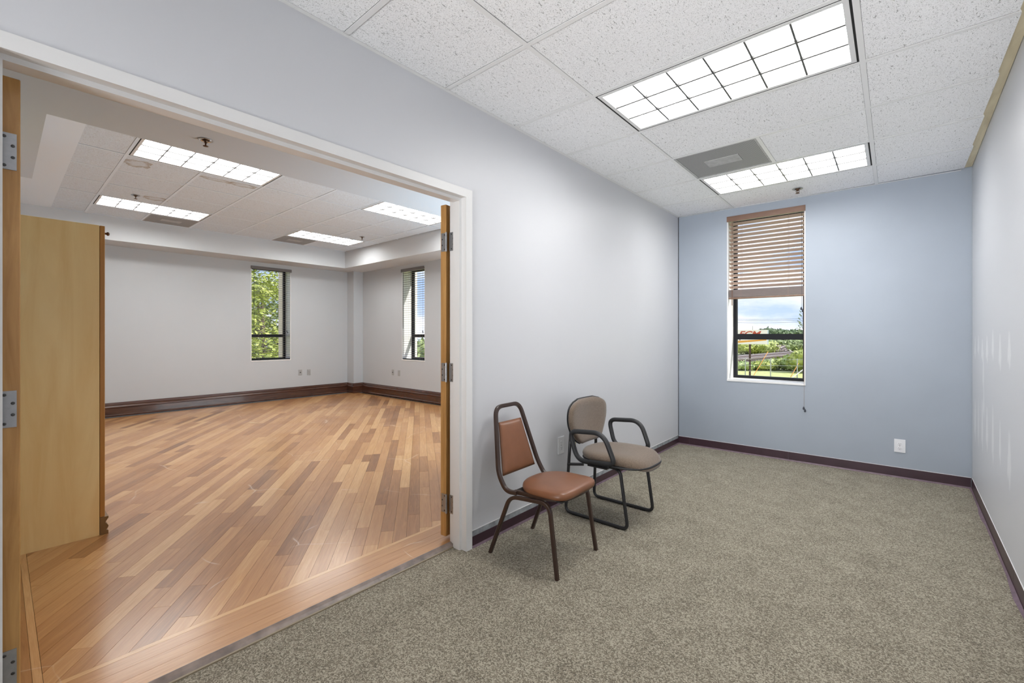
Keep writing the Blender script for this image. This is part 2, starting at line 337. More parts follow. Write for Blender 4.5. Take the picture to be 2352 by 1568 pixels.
# ------------------------------------------------------------------ geometry helpers
I4 = Matrix.Identity(4)
class MB:
    def __init__(s, mtx=None):
        s.v = []; s.f = []; s.sm = []; s.tone = []; s.m = mtx or I4; s.mi = []
    def add(s, vs, fs, smooth=False, tone=.5, mi=0):
        o = len(s.v); s.v += [s.m @ Vector(p) for p in vs]
        for f in fs:
            s.f.append([i + o for i in f]); s.sm.append(smooth); s.tone.append(tone); s.mi.append(mi)
        return s
    def box(s, x0, x1, y0, y1, z0, z1, **k):
        vs = [(x, y, z) for x in (x0, x1) for y in (y0, y1) for z in (z0, z1)]
        return s.add(vs, [(0, 1, 3, 2), (4, 6, 7, 5), (0, 4, 5, 1), (2, 3, 7, 6), (0, 2, 6, 4), (1, 5, 7, 3)], **k)
    def bbox(s, x0, x1, y0, y1, z0, z1, b=.003, seg=2, **k):   # box with softened edges
        bm = bmesh.new(); bmesh.ops.create_cube(bm, size=1)
        bmesh.ops.scale(bm, vec=(x1 - x0, y1 - y0, z1 - z0), verts=bm.verts)
        bmesh.ops.translate(bm, vec=((x0 + x1) / 2, (y0 + y1) / 2, (z0 + z1) / 2), verts=bm.verts)
        bmesh.ops.bevel(bm, geom=bm.edges[:], offset=b, segments=seg, affect='EDGES', profile=.5)
        return s.bm(bm, smooth=False, **k)
    def bm(s, bm, smooth=True, **k):
        bm.verts.index_update()
        s.add([v.co.copy() for v in bm.verts], [[v.index for v in f.verts] for f in bm.faces], smooth=smooth, **k); bm.free(); return s
    def prism(s, pts, axis, a0, a1, **k):   # extrude a closed 2D outline along axis
        def P(p, a):
            return (a, p[0], p[1]) if axis == 'x' else (p[0], a, p[1]) if axis == 'y' else (p[0], p[1], a)
        n = len(pts); vs = [P(p, a0) for p in pts] + [P(p, a1) for p in pts]
        fs = [list(range(n))[::-1], list(range(n, 2 * n))] + [(i, (i + 1) % n, n + (i + 1) % n, n + i) for i in range(n)]
        return s.add(vs, fs, **k)
    def tube(s, path, r, seg=10, closed=False, flat=None, up=(0, 0, 1), cap=True, **k):
        # round tube, or rectangular one if flat=(half width, half height)
        P = [Vector(p) for p in path]; n = len(P); rings = []
        pn = None
        for i in range(n):
            if closed: t = (P[(i + 1) % n] - P[i - 1])
            else: t = P[min(i + 1, n - 1)] - P[max(i - 1, 0)]
            t.normalize()
            if pn is None:
                a = Vector(up)
                if abs(a.dot(t)) > .95: a = Vector((0, 1, 0)) if abs(t.y) < .9 else Vector((1, 0, 0))
                pn = (a - t * a.dot(t)).normalized()
            else:
                pn = (pn - t * pn.dot(t)).normalized()
            b = t.cross(pn)
            rr = r[i] if isinstance(r, (list, tuple)) else r
            ring = []
            if flat:
                hw, hh = flat; c = .3
                for (u, w) in ((1, 1 - c), (1 - c, 1), (-1 + c, 1), (-1, 1 - c), (-1, -1 + c), (-1 + c, -1), (1 - c, -1), (1, -1 + c)):
                    ring.append(P[i] + pn * (w * hh) + b * (u * hw))
            else:
                for j in range(seg):
                    an = 2 * PI * j / seg; ring.append(P[i] + pn * (math.cos(an) * rr) + b * (math.sin(an) * rr))
            rings.append(ring)
        m = len(rings[0]); vs = [p for g in rings for p in g]; fs = []
        for i in range(n if closed else n - 1):
            i2 = (i + 1) % n
            for j in range(m):
                fs.append((i * m + j, i * m + (j + 1) % m, i2 * m + (j + 1) % m, i2 * m + j))
        s.add(vs, fs, smooth=not flat, **k)
        if not closed and cap:
            s.add(rings[0], [list(range(m))[::-1]]); s.add(rings[-1], [list(range(m))])
        return s
    def lathe(s, prof, c=(0, 0, 0), axis='z', seg=20, **k):
        vs = []; n = len(prof)
        for (r, h) in prof:
            for j in range(seg):
                a = 2 * PI * j / seg; x, y = r * math.cos(a), r * math.sin(a)
                p = (x, y, h) if axis == 'z' else (h, x, y) if axis == 'x' else (x, h, y)
                vs.append((p[0] + c[0], p[1] + c[1], p[2] + c[2]))
        fs = [(i * seg + j, i * seg + (j + 1) % seg, (i + 1) * seg + (j + 1) % seg, (i + 1) * seg + j) for i in range(n - 1) for j in range(seg)]
        fs += [list(range(seg))[::-1], [(n - 1) * seg + j for j in range(seg)]]
        return s.add(vs, fs, smooth=k.pop('smooth', True), **k)
    def out(s, name, mt, parent=None, loc=None, tone=False, rot=None, **props):
        me = bpy.data.meshes.new(name); me.from_pydata([tuple(p) for p in s.v], [], s.f)
        me.polygons.foreach_set('use_smooth', s.sm)
        mts = mt if isinstance(mt, (list, tuple)) else [mt]
        for q in mts: me.materials.append(M[q] if isinstance(q, str) else q)
        if len(mts) > 1: me.polygons.foreach_set('material_index', s.mi)
        if tone:
            a = me.attributes.new('tone', 'FLOAT', 'FACE'); a.data.foreach_set('value', s.tone)
        bm = bmesh.new(); bm.from_mesh(me); bmesh.ops.recalc_face_normals(bm, faces=bm.faces); bm.to_mesh(me); bm.free()
        me.update()
        o = bpy.data.objects.new(name, me); COL.objects.link(o)
        if parent: o.parent = parent
        if loc: o.location = loc
        if rot: o.rotation_euler = rot
        for k, v in props.items(): o[k] = v
        return o
def empty(name, loc=(0, 0, 0), rot=(0, 0, 0), **props):
    o = bpy.data.objects.new(name, None); COL.objects.link(o); o.location = loc; o.rotation_euler = rot; o.empty_display_size = .1
    for k, v in props.items(): o[k] = v
    return o
def thing(name, label, cat, loc=(0, 0, 0), rot=(0, 0, 0), group=None):
    o = empty(name, loc, rot, label=label, category=cat)
    if group: o['group'] = group
    return o
def tag(o, label, cat, group=None):
    o['label'] = label; o['category'] = cat
    if group: o['group'] = group
    return o
def dup(o, parent=None, name=None):
    c = o.copy(); COL.objects.link(c)
    if parent: c.parent = parent
    for ch in list(o.children): dup(ch, c)
    return c
def arc(c, r, a0, a1, n, plane='xz'):
    out = []
    for i in range(n + 1):
        a = R(a0 + (a1 - a0) * i / n); u, w = c[0] + r * math.cos(a), c[1] + r * math.sin(a); out.append((u, w))
    return out
def rounded(pts, r, n=5, closed=False):
    # round the corners of a 3D polyline
    P = [Vector(p) for p in pts]; out = []
    N_ = len(P); rng = range(N_)
    for i in rng:
        if not closed and i in (0, N_ - 1): out.append(P[i]); continue
        a, b, c = P[i - 1], P[i], P[(i + 1) % N_]
        d1 = (a - b); d2 = (c - b); rr = min(r if not isinstance(r, (list, tuple)) else r[i], d1.length * .49, d2.length * .49)
        p0 = b + d1.normalized() * rr; p1 = b + d2.normalized() * rr
        for k in range(n + 1):
            t = k / n; out.append(p0 * (1 - t) ** 2 + b * 2 * t * (1 - t) + p1 * t * t)
    return out

# ------------------------------------------------------------------ room shell
ZC = 2.685                      # main ceiling
XW = -1.940                     # left wall face
ZC2, ZS = 3.016, 2.675          # side room: tile ceiling, soffit underside
XE, YF = -9.20, 5.30            # side room: end wall, far wall
BW = math.atan(.0199)           # the blue wall stands slightly out of square
Mb = Matrix.Translation((-1.934, 5.288, 0)) @ Matrix.Rotation(BW, 4, 'Z')
RW = math.atan(.0154)
Mr = Matrix.Translation((.418, 0, 0)) @ Matrix.Rotation(-RW, 4, 'Z')
def structure(o): o['kind'] = 'structure'; return o

floor = structure(MB().box(-2.025, .9, -3.1, 5.36, -.06, 0).out('floor', 'carpet'))
structure(MB(Mb).box(0.0, 3.0, 0, .10, -.1, .78).box(0.0, .530, 0, .10, .78, 2.60).box(1.263, 3.0, 0, .10, .78, 2.60).box(0.0, 3.0, 0, .10, 2.60, 2.9)
          .box(0.0, 3.0, .10, .30, -3.6, .77).box(0.0, .515, .10, .30, .77, 2.61).box(1.278, 3.0, .10, .30, .77, 2.61).box(0, 3.0, .10, .30, 2.61, 3.6).out('wall_back', 'blue'))
structure(MB().box(-2.062, XW, 1.85, 5.284, -.05, 2.85).box(-2.062, XW, -3.1, -.03, -.05, 2.85).box(-2.062, XW, -.03, 1.85, 2.135, 2.85).out('wall_left', 'wall'))
structure(MB(Mr).box(0, .12, -3.2, 5.33, -.05, 2.90).out('wall_right', 'wallr'))
structure(MB().box(-2.062, .6, -3.2, -3.1, -.05, 2.85).out('wall_front', 'wall'))
# side room walls
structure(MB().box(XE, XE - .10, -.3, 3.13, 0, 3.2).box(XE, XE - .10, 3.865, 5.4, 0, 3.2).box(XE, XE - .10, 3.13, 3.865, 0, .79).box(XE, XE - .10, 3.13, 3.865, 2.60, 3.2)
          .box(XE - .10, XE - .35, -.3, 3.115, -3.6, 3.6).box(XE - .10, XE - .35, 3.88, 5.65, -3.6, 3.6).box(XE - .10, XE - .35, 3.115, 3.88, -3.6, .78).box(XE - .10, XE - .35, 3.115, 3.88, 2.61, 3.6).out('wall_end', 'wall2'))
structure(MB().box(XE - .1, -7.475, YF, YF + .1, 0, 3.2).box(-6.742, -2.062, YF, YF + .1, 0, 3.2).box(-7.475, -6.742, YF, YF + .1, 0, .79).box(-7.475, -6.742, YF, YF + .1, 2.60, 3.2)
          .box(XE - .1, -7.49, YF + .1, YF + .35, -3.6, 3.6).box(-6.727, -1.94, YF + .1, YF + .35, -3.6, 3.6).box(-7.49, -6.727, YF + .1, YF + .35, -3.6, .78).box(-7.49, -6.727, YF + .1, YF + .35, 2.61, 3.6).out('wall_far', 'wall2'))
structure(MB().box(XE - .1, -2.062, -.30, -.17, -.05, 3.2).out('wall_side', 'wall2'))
structure(MB().prism([(XE, 5.08), (-8.93, 5.08), (-8.93, YF), (XE, YF)], 'z', 0.0, ZS).out('column', 'wall2'))
structure(MB().box(-9.6, .9, -3.3, 5.6, 3.35, 3.45).out('roof', 'dark'))
structure(MB().box(-9.6, -1.94, -.3, 5.4, -.3, -.005).out('subfloor', 'dark'))

# ---- main ceiling: deck, tees, tiles
T = .6096
xL, xR, y0 = -1.338, -.119, 1.665
ceil = structure(MB().box(-2.05, .56, -3.1, 5.35, 2.86, 2.9).out('ceiling', 'dark'))
rows = [y0 + k * T for k in range(-8, 6)]     # y of the cross tees
lights_main = [(1, True), (4, True), (-5, False)]
xEdge = lambda y: .418 + .0154 * y - .045
yb = lambda x: 5.288 + .0199 * (x + 1.934)
def tile(parent, x0, x1, ya, yc, z, g=.0135, name='tile'):
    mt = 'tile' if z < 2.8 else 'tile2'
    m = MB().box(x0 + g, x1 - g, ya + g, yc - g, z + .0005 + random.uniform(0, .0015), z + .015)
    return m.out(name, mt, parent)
tw = .0125
def tee(parent, x0, x1, ya, yc, z):
    return MB().box(x0, x1, ya, yc, z - .0015, z + .0002).box((x0 + x1) / 2 - (.0015 if x1 - x0 < .1 else (x1 - x0) / 2), (x0 + x1) / 2 + (.0015 if x1 - x0 < .1 else (x1 - x0) / 2),
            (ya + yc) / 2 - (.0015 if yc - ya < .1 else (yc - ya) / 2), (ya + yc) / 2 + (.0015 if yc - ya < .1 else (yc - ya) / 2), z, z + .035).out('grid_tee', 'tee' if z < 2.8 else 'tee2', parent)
for x in (xL, xR): tee(ceil, x - tw, x + tw, -3.1, yb(x) - .02, ZC)
for k, y in enumerate(rows):
    tee(ceil, XW + .02, xL - tw, y - tw, y + tw, ZC); tee(ceil, xL + tw, xR - tw, y - tw, y + tw, ZC); tee(ceil, xR + tw, xEdge(y), y - tw, y + tw, ZC)
tee(ceil, xL + 2 * T / 2 - tw, xL + 2 * T / 2 + tw, y0 + 3 * T + tw, y0 + 4 * T - tw, ZC)
# wall angles
MB().box(XW, XW + .022, -3.1, 5.28, ZC - .0015, ZC + .0005).box(XW, XW + .0015, -3.1, 5.28, ZC - .001, ZC + .02).out('wall_angle', 'tee', ceil)
MB(Mb).box(.0, 2.37, -.022, 0, ZC - .0015, ZC + .0005).out('wall_angle', 'tee', ceil)
for k in range(-8, 6):
    ya, yc = y0 + k * T, y0 + (k + 1) * T
    if k == 5: yc = 5.30
    gg = .0135
    tile(ceil, XW, xL, ya, yc - (.0 if k < 5 else .02), ZC)
    tile(ceil, xR, xEdge(ya) + gg + .004, ya, yc, ZC)
    if any(k == a for a, _ in lights_main): continue
    if k == 3: tile(ceil, xL + T, xR, ya, yc, ZC)
    else: tile(ceil, xL, xR, ya, yc, ZC)
structure(MB(Mr).box(-.050, -.002, -3.1, 5.31, ZC + .012, ZC + .045).out('trim_3', 'ledger'))

# ---- fluorescent troffers
def troffer(loc, rotz, label, group, z):
    r = thing('ceiling_light', label, 'light', (loc[0], loc[1], z), (0, 0, rotz), group)
    L, w = T - .0125, T / 2 - .0125      # half length, half width
    m = MB()
    def ring(a, b, c, z0, z1):           # frame between half sizes (a,b) and (a-c,b-c)
        q = MB(); q.box(-a, a, -b, -b + c, z0, z1); q.box(-a, a, b - c, b, z0, z1); q.box(-a, -a + c, -b + c, b - c, z0, z1); q.box(a - c, a, -b + c, b - c, z0, z1); return q
    ring(L, w, .010, .001, .09).out('gap_trim', 'gap', r)
    ring(L - .010, w - .010, .022, -.001, .075).out('frame', 'lampframe', r)
    MB().box(-L, L, -w, w, .09, .10).out('housing', 'lampframe', r)
    MB().box(-L + .032, L - .032, -w + .032, w - .032, .070, .074).out('lamp_panel', 'lamp', r)
    a, b = L - .032, w - .032
    for i in range(1, 3):
        y = -b + 2 * b * i / 3
        MB().prism([(y - .006, .0), (y + .006, .0), (y + .006, .014), (y - .006, .014)], 'x', -a, a).out('louver_blade', 'louver', r)
    for i in range(1, 6):
        x = -a + 2 * a * i / 6
        MB().prism([(x - .0045, .0005), (x + .0045, .0005), (x + .005, .016), (x - .005, .016)], 'y', -b, b).out('louver_blade', 'louver', r)
    return r
xm = (xL + xR) / 2
tr0 = troffer((xm, y0 + 1.5 * T), 0, 'large white louvred troffer nearest the camera in the carpeted room ceiling', 'ceiling lights', ZC)
def place(src, loc, rotz, label, group=None):
    r = dup(src); r.location = loc; r.rotation_euler = (0, 0, rotz); r['label'] = label
    if group: r['group'] = group
    return r
place(tr0, (xm, y0 + 4.5 * T, ZC), 0, 'white louvred troffer beside the grey vent in front of the blue wall')
place(tr0, (xm, y0 - 4.5 * T, ZC), 0, 'white louvred troffer at the rear of the carpeted room, outside the frame')
gx, gy = -4.964, 2.640
place(tr0, (gx - .5 * T, gy - 2 * T, ZC2), PI / 2, 'louvred troffer next to the recessed sprinkler soffit, above the water stained tiles')
place(tr0, (gx - 4.5 * T, gy - 2 * T, ZC2), PI / 2, 'narrow looking louvred troffer above the wooden cabinet corner of the side room')
place(tr0, (gx - .5 * T, gy + 2 * T, ZC2), PI / 2, 'louvred troffer cut off by the right open door in the side room')
place(tr0, (gx - 4.5 * T, gy + 2 * T, ZC2), PI / 2, 'small looking louvred troffer above the far corner column')

# ---- air vents
def vent(loc, rotz, label, z):
    r = thing('air_vent', label, 'vent', (loc[0], loc[1], z), (0, 0, rotz), 'ceiling air vents')
    a = T / 2 - .0135
    q = MB(); c = .014
    q.box(-a, a, -a, -a + c, 0, .006); q.box(-a, a, a - c, a, 0, .006); q.box(-a, -a + c, -a + c, a - c, 0, .006); q.box(a - c, a, -a + c, a - c, 0, .006)
    q.out('frame', 'ventplate', r)
    MB().box(-a + c, a - c, -a + c, a - c, .003, .006).out('perforated_panel', 'vent', r)
    MB().bbox(-.125, .125, -.075, .075, -.002, .003, .0015, 1).out('center_plate', 'ventplate', r)
    return r
v0 = vent((xL + T / 2, y0 + 3.5 * T), 0, 'grey perforated square vent in the carpeted room ceiling', ZC)
place(v0, (gx - 5.5 * T, gy - 1.5 * T, ZC2), PI / 2, 'dark grey ceiling vent above the bare wall near the cabinet')
place(v0, (gx - 5.5 * T, gy + 1.5 * T, ZC2), PI / 2, 'dark grey ceiling vent left of the small troffer by the corner column')

# ---- side room ceiling: soffits, tees, tiles
XS, YS, XI, YI = -4.05, .205, -8.66, 4.73     # soffit edges
ceil2 = structure(MB().box(-9.3, -2.06, -.3, 5.4, 3.18, 3.2).out('ceiling', 'dark'))
s_ = MB()
s_.box(XS, -2.062, -.17, YF, ZS + .01, 3.18)                # along the partition
s_.box(-5.83, XS, -.17, YS, ZS + .01, 3.18)               # along the side wall
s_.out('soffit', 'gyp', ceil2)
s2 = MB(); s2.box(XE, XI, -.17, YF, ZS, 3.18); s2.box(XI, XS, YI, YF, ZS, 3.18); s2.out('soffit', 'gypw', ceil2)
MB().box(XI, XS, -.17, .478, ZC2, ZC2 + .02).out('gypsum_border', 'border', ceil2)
xs = [gx - i * T for i in range(-1, 7)]
ys = [gy + j * T for j in range(-3, 4)]
for x in xs:
    if XI < x < XS: tee(ceil2, x - tw, x + tw, .478, YI, ZC2)
tee(ceil2, XI, XI + .015, .478, YI, ZC2)
for i, x in enumerate(xs):
    xa, xb = (max(x - T, XI)), min(x, XS)
    if xb - xa < .03: continue
    for j, y in enumerate(ys):
        if (i - 1) in (0, 4) and j in (1, 5): continue
        tee(ceil2, xa + (tw if xa > XI else 0), xb - tw, y - tw, y + tw, ZC2)
    for j in range(-1, 7):
        ya, yc = (ys[j] if j >= 0 else .478), (ys[j + 1] if j + 1 < 7 else YI)
        ii = i - 1                               # column index, 0 = between gx and gx-T
        if ii in (0, 4) and j in (0, 1, 4, 5): continue
        if ii == 5 and j in (1, 4): continue
        if ii > 5: continue
        tile(ceil2, xa, xb, ya - (.014 if j < 0 else 0), yc, ZC2)

# ---- sprinklers
def sprinkler(loc, label, recessed=False, mt='brass'):
    r = thing('sprinkler_head', label, 'sprinkler', loc, (0, 0, 0), 'ceiling sprinklers')
    MB().lathe([(.012, .0), (.042, -.001), (.045, -.004), (.042, -.006), (.028, -.004), (.026, .0)], seg=24).out('escutcheon', 'chrome' if recessed else 'steel', r)
    MB().lathe([(.024, -.0045), (.010, -.012), (.009, -.022), (.0, -.022)], seg=16).out('body', mt, r)
    q = MB(); q.tube(rounded([(-.010, 0, -.016), (-.013, 0, -.03), (0, 0, -.044)], .01), .0025, 6); q.tube(rounded([(.010, 0, -.016), (.013, 0, -.03), (0, 0, -.044)], .01), .0025, 6)
    q.tube([(0, 0, -.022), (0, 0, -.043)], .0025, 8); q.out('frame_arms', mt, r)
    MB().lathe([(.0, -.044), (.017, -.0435), (.017, -.046), (.0, -.047)], seg=18).out('deflector', mt, r)
    return r
sprinkler((-.693, 4.981, ZC), 'small dark sprinkler in the ceiling strip before the blue wall')
sprinkler((-3.73, .975, ZS + .01), 'chrome ringed bronze sprinkler in the white soffit beyond the doorway', True)
sprinkler((-7.10, 1.12, ZC2), 'bronze sprinkler beside a stain ring above the side room')
sprinkler((-7.10, 4.20, ZC2), 'black sprinkler near the far corner of the side room ceiling')

# ---- hardwood floor of the side room
ZF = .02
def clip(poly, xmin, xmax, ymin, ymax):
    def cut(p, f, inter):
        o = []
        for i in range(len(p)):
            a, b = p[i - 1], p[i]
            if f(b):
                if not f(a): o.append(inter(a, b))
                o.append(b)
            elif f(a): o.append(inter(a, b))
        return o
    def ix(c): return lambda a, b: (c, a[1] + (b[1] - a[1]) * (c - a[0]) / (b[0] - a[0]))
    def iy(c): return lambda a, b: (a[0] + (b[0] - a[0]) * (c - a[1]) / (b[1] - a[1]), c)
    for f, g in ((lambda q: q[0] >= xmin, ix(xmin)), (lambda q: q[0] <= xmax, ix(xmax)), (lambda q: q[1] >= ymin, iy(ymin)), (lambda q: q[1] <= ymax, iy(ymax))):
        if not poly: return []
        poly = cut(poly, f, g)
    return poly
def area(p): return abs(sum(p[i - 1][0] * p[i][1] - p[i][0] * p[i - 1][1] for i in range(len(p)))) / 2
floor2 = structure(MB().box(-9.19, -2.075, -.168, 5.29, -.004, .004).out('floor', 'dark'))
ca, sa = math.cos(PA), math.sin(PA)
planks = []
PW = .0815; rnd = random.Random(11)
for i in range(-120, 60):
    s0 = i * PW; u = -6 + rnd.uniform(0, 1)
    while u < 12:
        L = rnd.choice([.3, .42, .55, .7, .85, 1.0, 1.2, 1.5]) * rnd.uniform(.85, 1.15)
        g = .0006
        q = [(u + g, s0 + g), (u + L - g, s0 + g), (u + L - g, s0 + PW - g), (u + g, s0 + PW - g)]
        w = [(a * ca - b * sa, a * sa + b * ca) for a, b in q]
        c = clip(w, -8.98, -2.322, .112, 5.10)
        if len(c) >= 3 and area(c) > .00005: planks.append((c, rnd.betavariate(2.4, 2.0)))
        u += L
def vis(c):   # how large a plank shows from the doorway
    cx = sum(p[0] for p in c) / len(c); cy = sum(p[1] for p in c) / len(c)
    d = -cx * math.sin(.7105) + cy * math.cos(.7105); l = cx * math.cos(.7105) + cy * math.sin(.7105)
    u = 1176 + 1018 * l / d
    hid = u < 60 or u > 1015 or (u < 240 and d > 2.9)
    return (0 if hid else 1) * area(c) / d ** 3
planks.sort(key=lambda p: -vis(p[0]))
def plankprism(m, c, tone):
    n = len(c); b = .0006; cx = sum(p[0] for p in c) / n; cy = sum(p[1] for p in c) / n
    z = ZF - .0002 * (tone)
    m.prism(c, 'z', .004, z, tone=tone)
for c, tone in planks[:285]:
    m = MB(); plankprism(m, c, tone); m.out('plank', 'plank', floor2, tone=True)
m = MB()
for c, tone in planks[285:]: plankprism(m, c, tone)
m.out('plank', 'plank', floor2, tone=True, kind='stuff')
# border boards at the doorway (run along the wall), a thin pale strip and the boards by the side wall
bx = [(-2.142, -2.068), (-2.218, -2.1432), (-2.295, -2.2192)]
for k, (a, b) in enumerate(bx):
    y = -.165 + .11 * k
    while y < 5.2:
        L = rnd.choice([2.4, 2.9, 3.3]); y2 = min(y + L, 5.2)
        MB().box(a, b, y, y2 - .001, .004, ZF, tone=rnd.uniform(.42, .58)).out('plank', 'plank_y', floor2, tone=True); y = y2
MB().box(-2.3212, -2.2962, .112, 5.1, .004, ZF, tone=.98).out('plank', 'plank_y', floor2, tone=True)
MB().box(-8.98, -2.2962, .086, .1108, .004, ZF, tone=.85).out('plank', 'plank_x', floor2, tone=True)
for k, (a, b) in enumerate([(.006, .085), (-.074, .005), (-.154, -.075)]):
    x = -2.2962
    while x > -8.9:
        L = rnd.choice([1.0, 1.4, 1.8]); x2 = max(x - L, -9.0)
        MB().box(x2 + .001, x, a, b, .004, ZF, tone=rnd.uniform(.25, .7)).out('plank', 'plank_x', floor2, tone=True); x = x2
MB().box(-9.05, -8.982, -.15, 5.1, .004, ZF, tone=.4).out('plank', 'plank_y', floor2, tone=True)
MB().box(-9.05, -2.3, 5.102, 5.19, .004, ZF, tone=.4).out('plank', 'plank_x', floor2, tone=True)
# threshold: worn bevelled nosing and a slim tan edge strip
th = structure(MB().prism([(-2.068, 0), (-2.034, 0), (-2.034, .004), (-2.046, .014), (-2.066, ZF + .0006), (-2.068, ZF + .0006)], 'y', .004, 1.822).out('trim_2', 'threshold'))
MB().box(-2.0335, -2.024, .004, 1.822, 0, .006).out('edge_strip', mat('tan_edge_strip', (.26, .21, .14), .45), th)

# ---- side room baseboards (stained, stepped profile)
def bprof(sx):   # (distance from wall, height)
    return [(0, ZF), (.032, ZF), (.032, ZF + .018), (.021, ZF + .030), (.019, ZF + .032), (.019, ZF + .125), (.024, ZF + .135), (.024, ZF + .145), (.012, ZF + .165), (.016, ZF + .178), (.012, ZF + .192), (.005, ZF + .215), (0, ZF + .215)]
P_ = bprof(1)
def bb(name, a, b):
    # a,b: ends along the wall, outline offset to the room side (left of a->b)
    a, b = Vector((*a, 0)), Vector((*b, 0)); d = (b - a); L = d.length; d.normalize()
    ang = math.atan2(d.y, d.x); mt = Matrix.Translation(a) @ Matrix.Rotation(ang, 4, 'Z')
    return structure(MB(mt).prism([(p, z) for p, z in P_], 'x', 0, L).out(name, 'basewood'))
# prism along local x with outline (y,z): y positive = room side
bb('baseboard_end', (XE, 5.08), (XE, -.16)) if False else None
m = MB()
m.prism([(XE + p, z) for p, z in P_], 'y', -.165, 5.08)
m.out('baseboard_end', 'basewood', kind='structure')
m = MB(); m.prism([(YF - p, z) for p, z in P_], 'x', -8.93, -2.07); m.out('baseboard_far', 'basewood', kind='structure')
m = MB(); m.prism([(5.08 - p, z) for p, z in P_], 'x', XE, -8.93 + .02); m.prism([(-8.93 + p, z) for p, z in P_], 'y', 5.08 - .02, YF); m.out('baseboard_column', 'basewood', kind='structure')

# ---- main room vinyl bases
def vinyl(name, mtx, a, b, h, joints=(), strip=None, lil='lilac', wavy=0):
    r = structure(MB(mtx).prism([(0, 0), (-.012, 0), (-.012, .003), (-.0045, .010), (-.0035, h), (0, h)], 'x', a, a + .002).out(name, 'purple'))
    xs_ = [a + .002] + list(joints) + [b]
    for p, q in zip(xs_, xs_[1:]):
        MB(mtx).prism([(0, .0), (-.006, .0), (-.006, .008), (-.0045, .012), (-.0035, h), (0, h)], 'x', p + .001, q).out('base_strip', 'purple', r)
    n = 60; vs = []; fs = []
    for i in range(n + 1):
        x = a + .002 + (b - a - .002) * i / n; w = .008 + wavy * max(0, noise.noise(Vector((x * 2.3, 0, 5)))) * .016
        vs += [(x, -.006, .0125), (x, -.006 - w * .5, .007), (x, -.006 - w, .0005)]
        if i: o = (i - 1) * 3; fs += [(o, o + 3, o + 4, o + 1), (o + 1, o + 4, o + 5, o + 2)]
    MB(mtx).add(vs, fs, smooth=True).out('cove_edge', lil, r)
    if strip:
        MB(mtx).box(a, b, -.0015, 0, h, h + strip).out('bare_strip', 'strip', r)
        MB(mtx).box(a, b, -.003, 0, h + strip, h + strip + .004).out('paint_line', 'white', r)
    else:
        MB(mtx).box(a, b, -.003, 0, h, h + .0035).out('paint_line', 'white', r)
    return r
vinyl('baseboard_back', Mb, 0.0, 2.428, .090, joints=(.125, 1.115))
Ml = Matrix.Translation((XW, 0, 0)) @ Matrix.Rotation(R(90), 4, 'Z')    # local x -> +y, local -y -> +x (room side)
vinyl('baseboard_left', Ml, 1.876, 5.286, .066, joints=(3.95,), strip=.034)
Mrr = Mr @ Matrix.Rotation(R(-90), 4, 'Z')                              # local x -> -y, local -y -> -x (room side)
vinyl('baseboard_right', Mrr, -5.33, 3.0, .092, joints=(-3.4, -1.9), wavy=1, lil='lilac')

# ---- steel door frame around the double doorway
yR, yL, zH = 1.824, -.005, 2.112
def jprof(y, s):   # outline (x, y): s=+1 frame lies at larger y than opening
    return [(-1.928, y + s * .049), (-1.928, y), (-1.968, y), (-1.972, y - s * .016), (-2.028, y - s * .016), (-2.030, y), (-2.074, y), (-2.074, y + s * .049), (-2.062, y + s * .049), (-2.062, y + s * .012), (-1.942, y + s * .012), (-1.942, y + s * .049)]
fr = structure(MB().prism(jprof(yR, 1), 'z', -.0, zH + .049).out('trim_1', 'white', label=None) if False else MB().prism(jprof(yR, 1), 'z', -.012, zH + .0485).out('trim_1', 'white'))
MB().prism(jprof(yL, -1), 'z', -.012, zH + .0485).out('jamb', 'white', fr)
MB().prism([(x, zH + (y - yR)) for x, y in jprof(yR, 1)], 'y', yL, yR).out('head', 'white', fr)

# ---- doors
def hinge_set(door, mtx, mtx_frame):
    for z in (1.1 + .758, 1.060, .268):
        h = MB(mtx).box(-.001, .0018, -.035, -.002, z - .057, z + .057)
        h.tube([mtx.inverted() @ (mtx @ Vector((0, 0, z - .058))), (0, 0, z + .058)], .0065, 10)
        o = h.out('hinge', 'steel', door)
        for dy, dz in ((-.010, .045), (-.028, .018), (-.028, -.018), (-.010, -.045)):
            MB(mtx).lathe([(.0045, .0018), (.0045, .0026), (.003, .0028)], c=(0, dy, z + dz), axis='x', seg=10).out('screw', 'screw', o)
# right leaf: folded back against the far side of the partition
pr_ = Vector((-2.084, 1.826, 0))
dR = structure(MB().out('door_2', 'doorwood')) if False else None
def leaf(name, pin, ang, side):
    # local frame: pin at the origin, leaf runs along +u, thickness along +w; side=+1/-1 mirrors w
    root = empty(name, pin, (0, 0, ang)); root['kind'] = 'structure'
    MB().bbox(.006, .905, min(side * .006, side * .050), max(side * .006, side * .050), .045, 2.098, .002, 1).out('leaf', 'doorwood', root)
    for z in (1.865, 1.060, .250):
        ya, yc = (.008, .042) if side > 0 else (-.042, -.008)
        q = MB().box(.0035, .006, ya, yc, z - .057, z + .057)
        for k in range(5):
            q.tube([(-.0, 0, z - .057 + .0228 * k + .0006), (0, 0, z - .057 + .0228 * (k + 1) - .0006)], .0068, 12)
        q.tube([(0, 0, z - .060), (0, 0, z + .060)], .0045, 10)
        o = q.out('hinge', 'steel', root)
        for dy, dz in ((.016, .045), (.034, .018), (.034, -.018), (.016, -.045)):
            MB().lathe([(.0048, .0035), (.0048, .0028), (.003, .0022)], c=(0, side * dy, z + dz), axis='x', seg=10).out('screw', 'screw', o)
    return root
d2 = leaf('door_2', (-2.091, 1.807, 0), R(98), 1)
d1 = leaf('door_1', (-2.088, -.001, 0), R(180), -1)
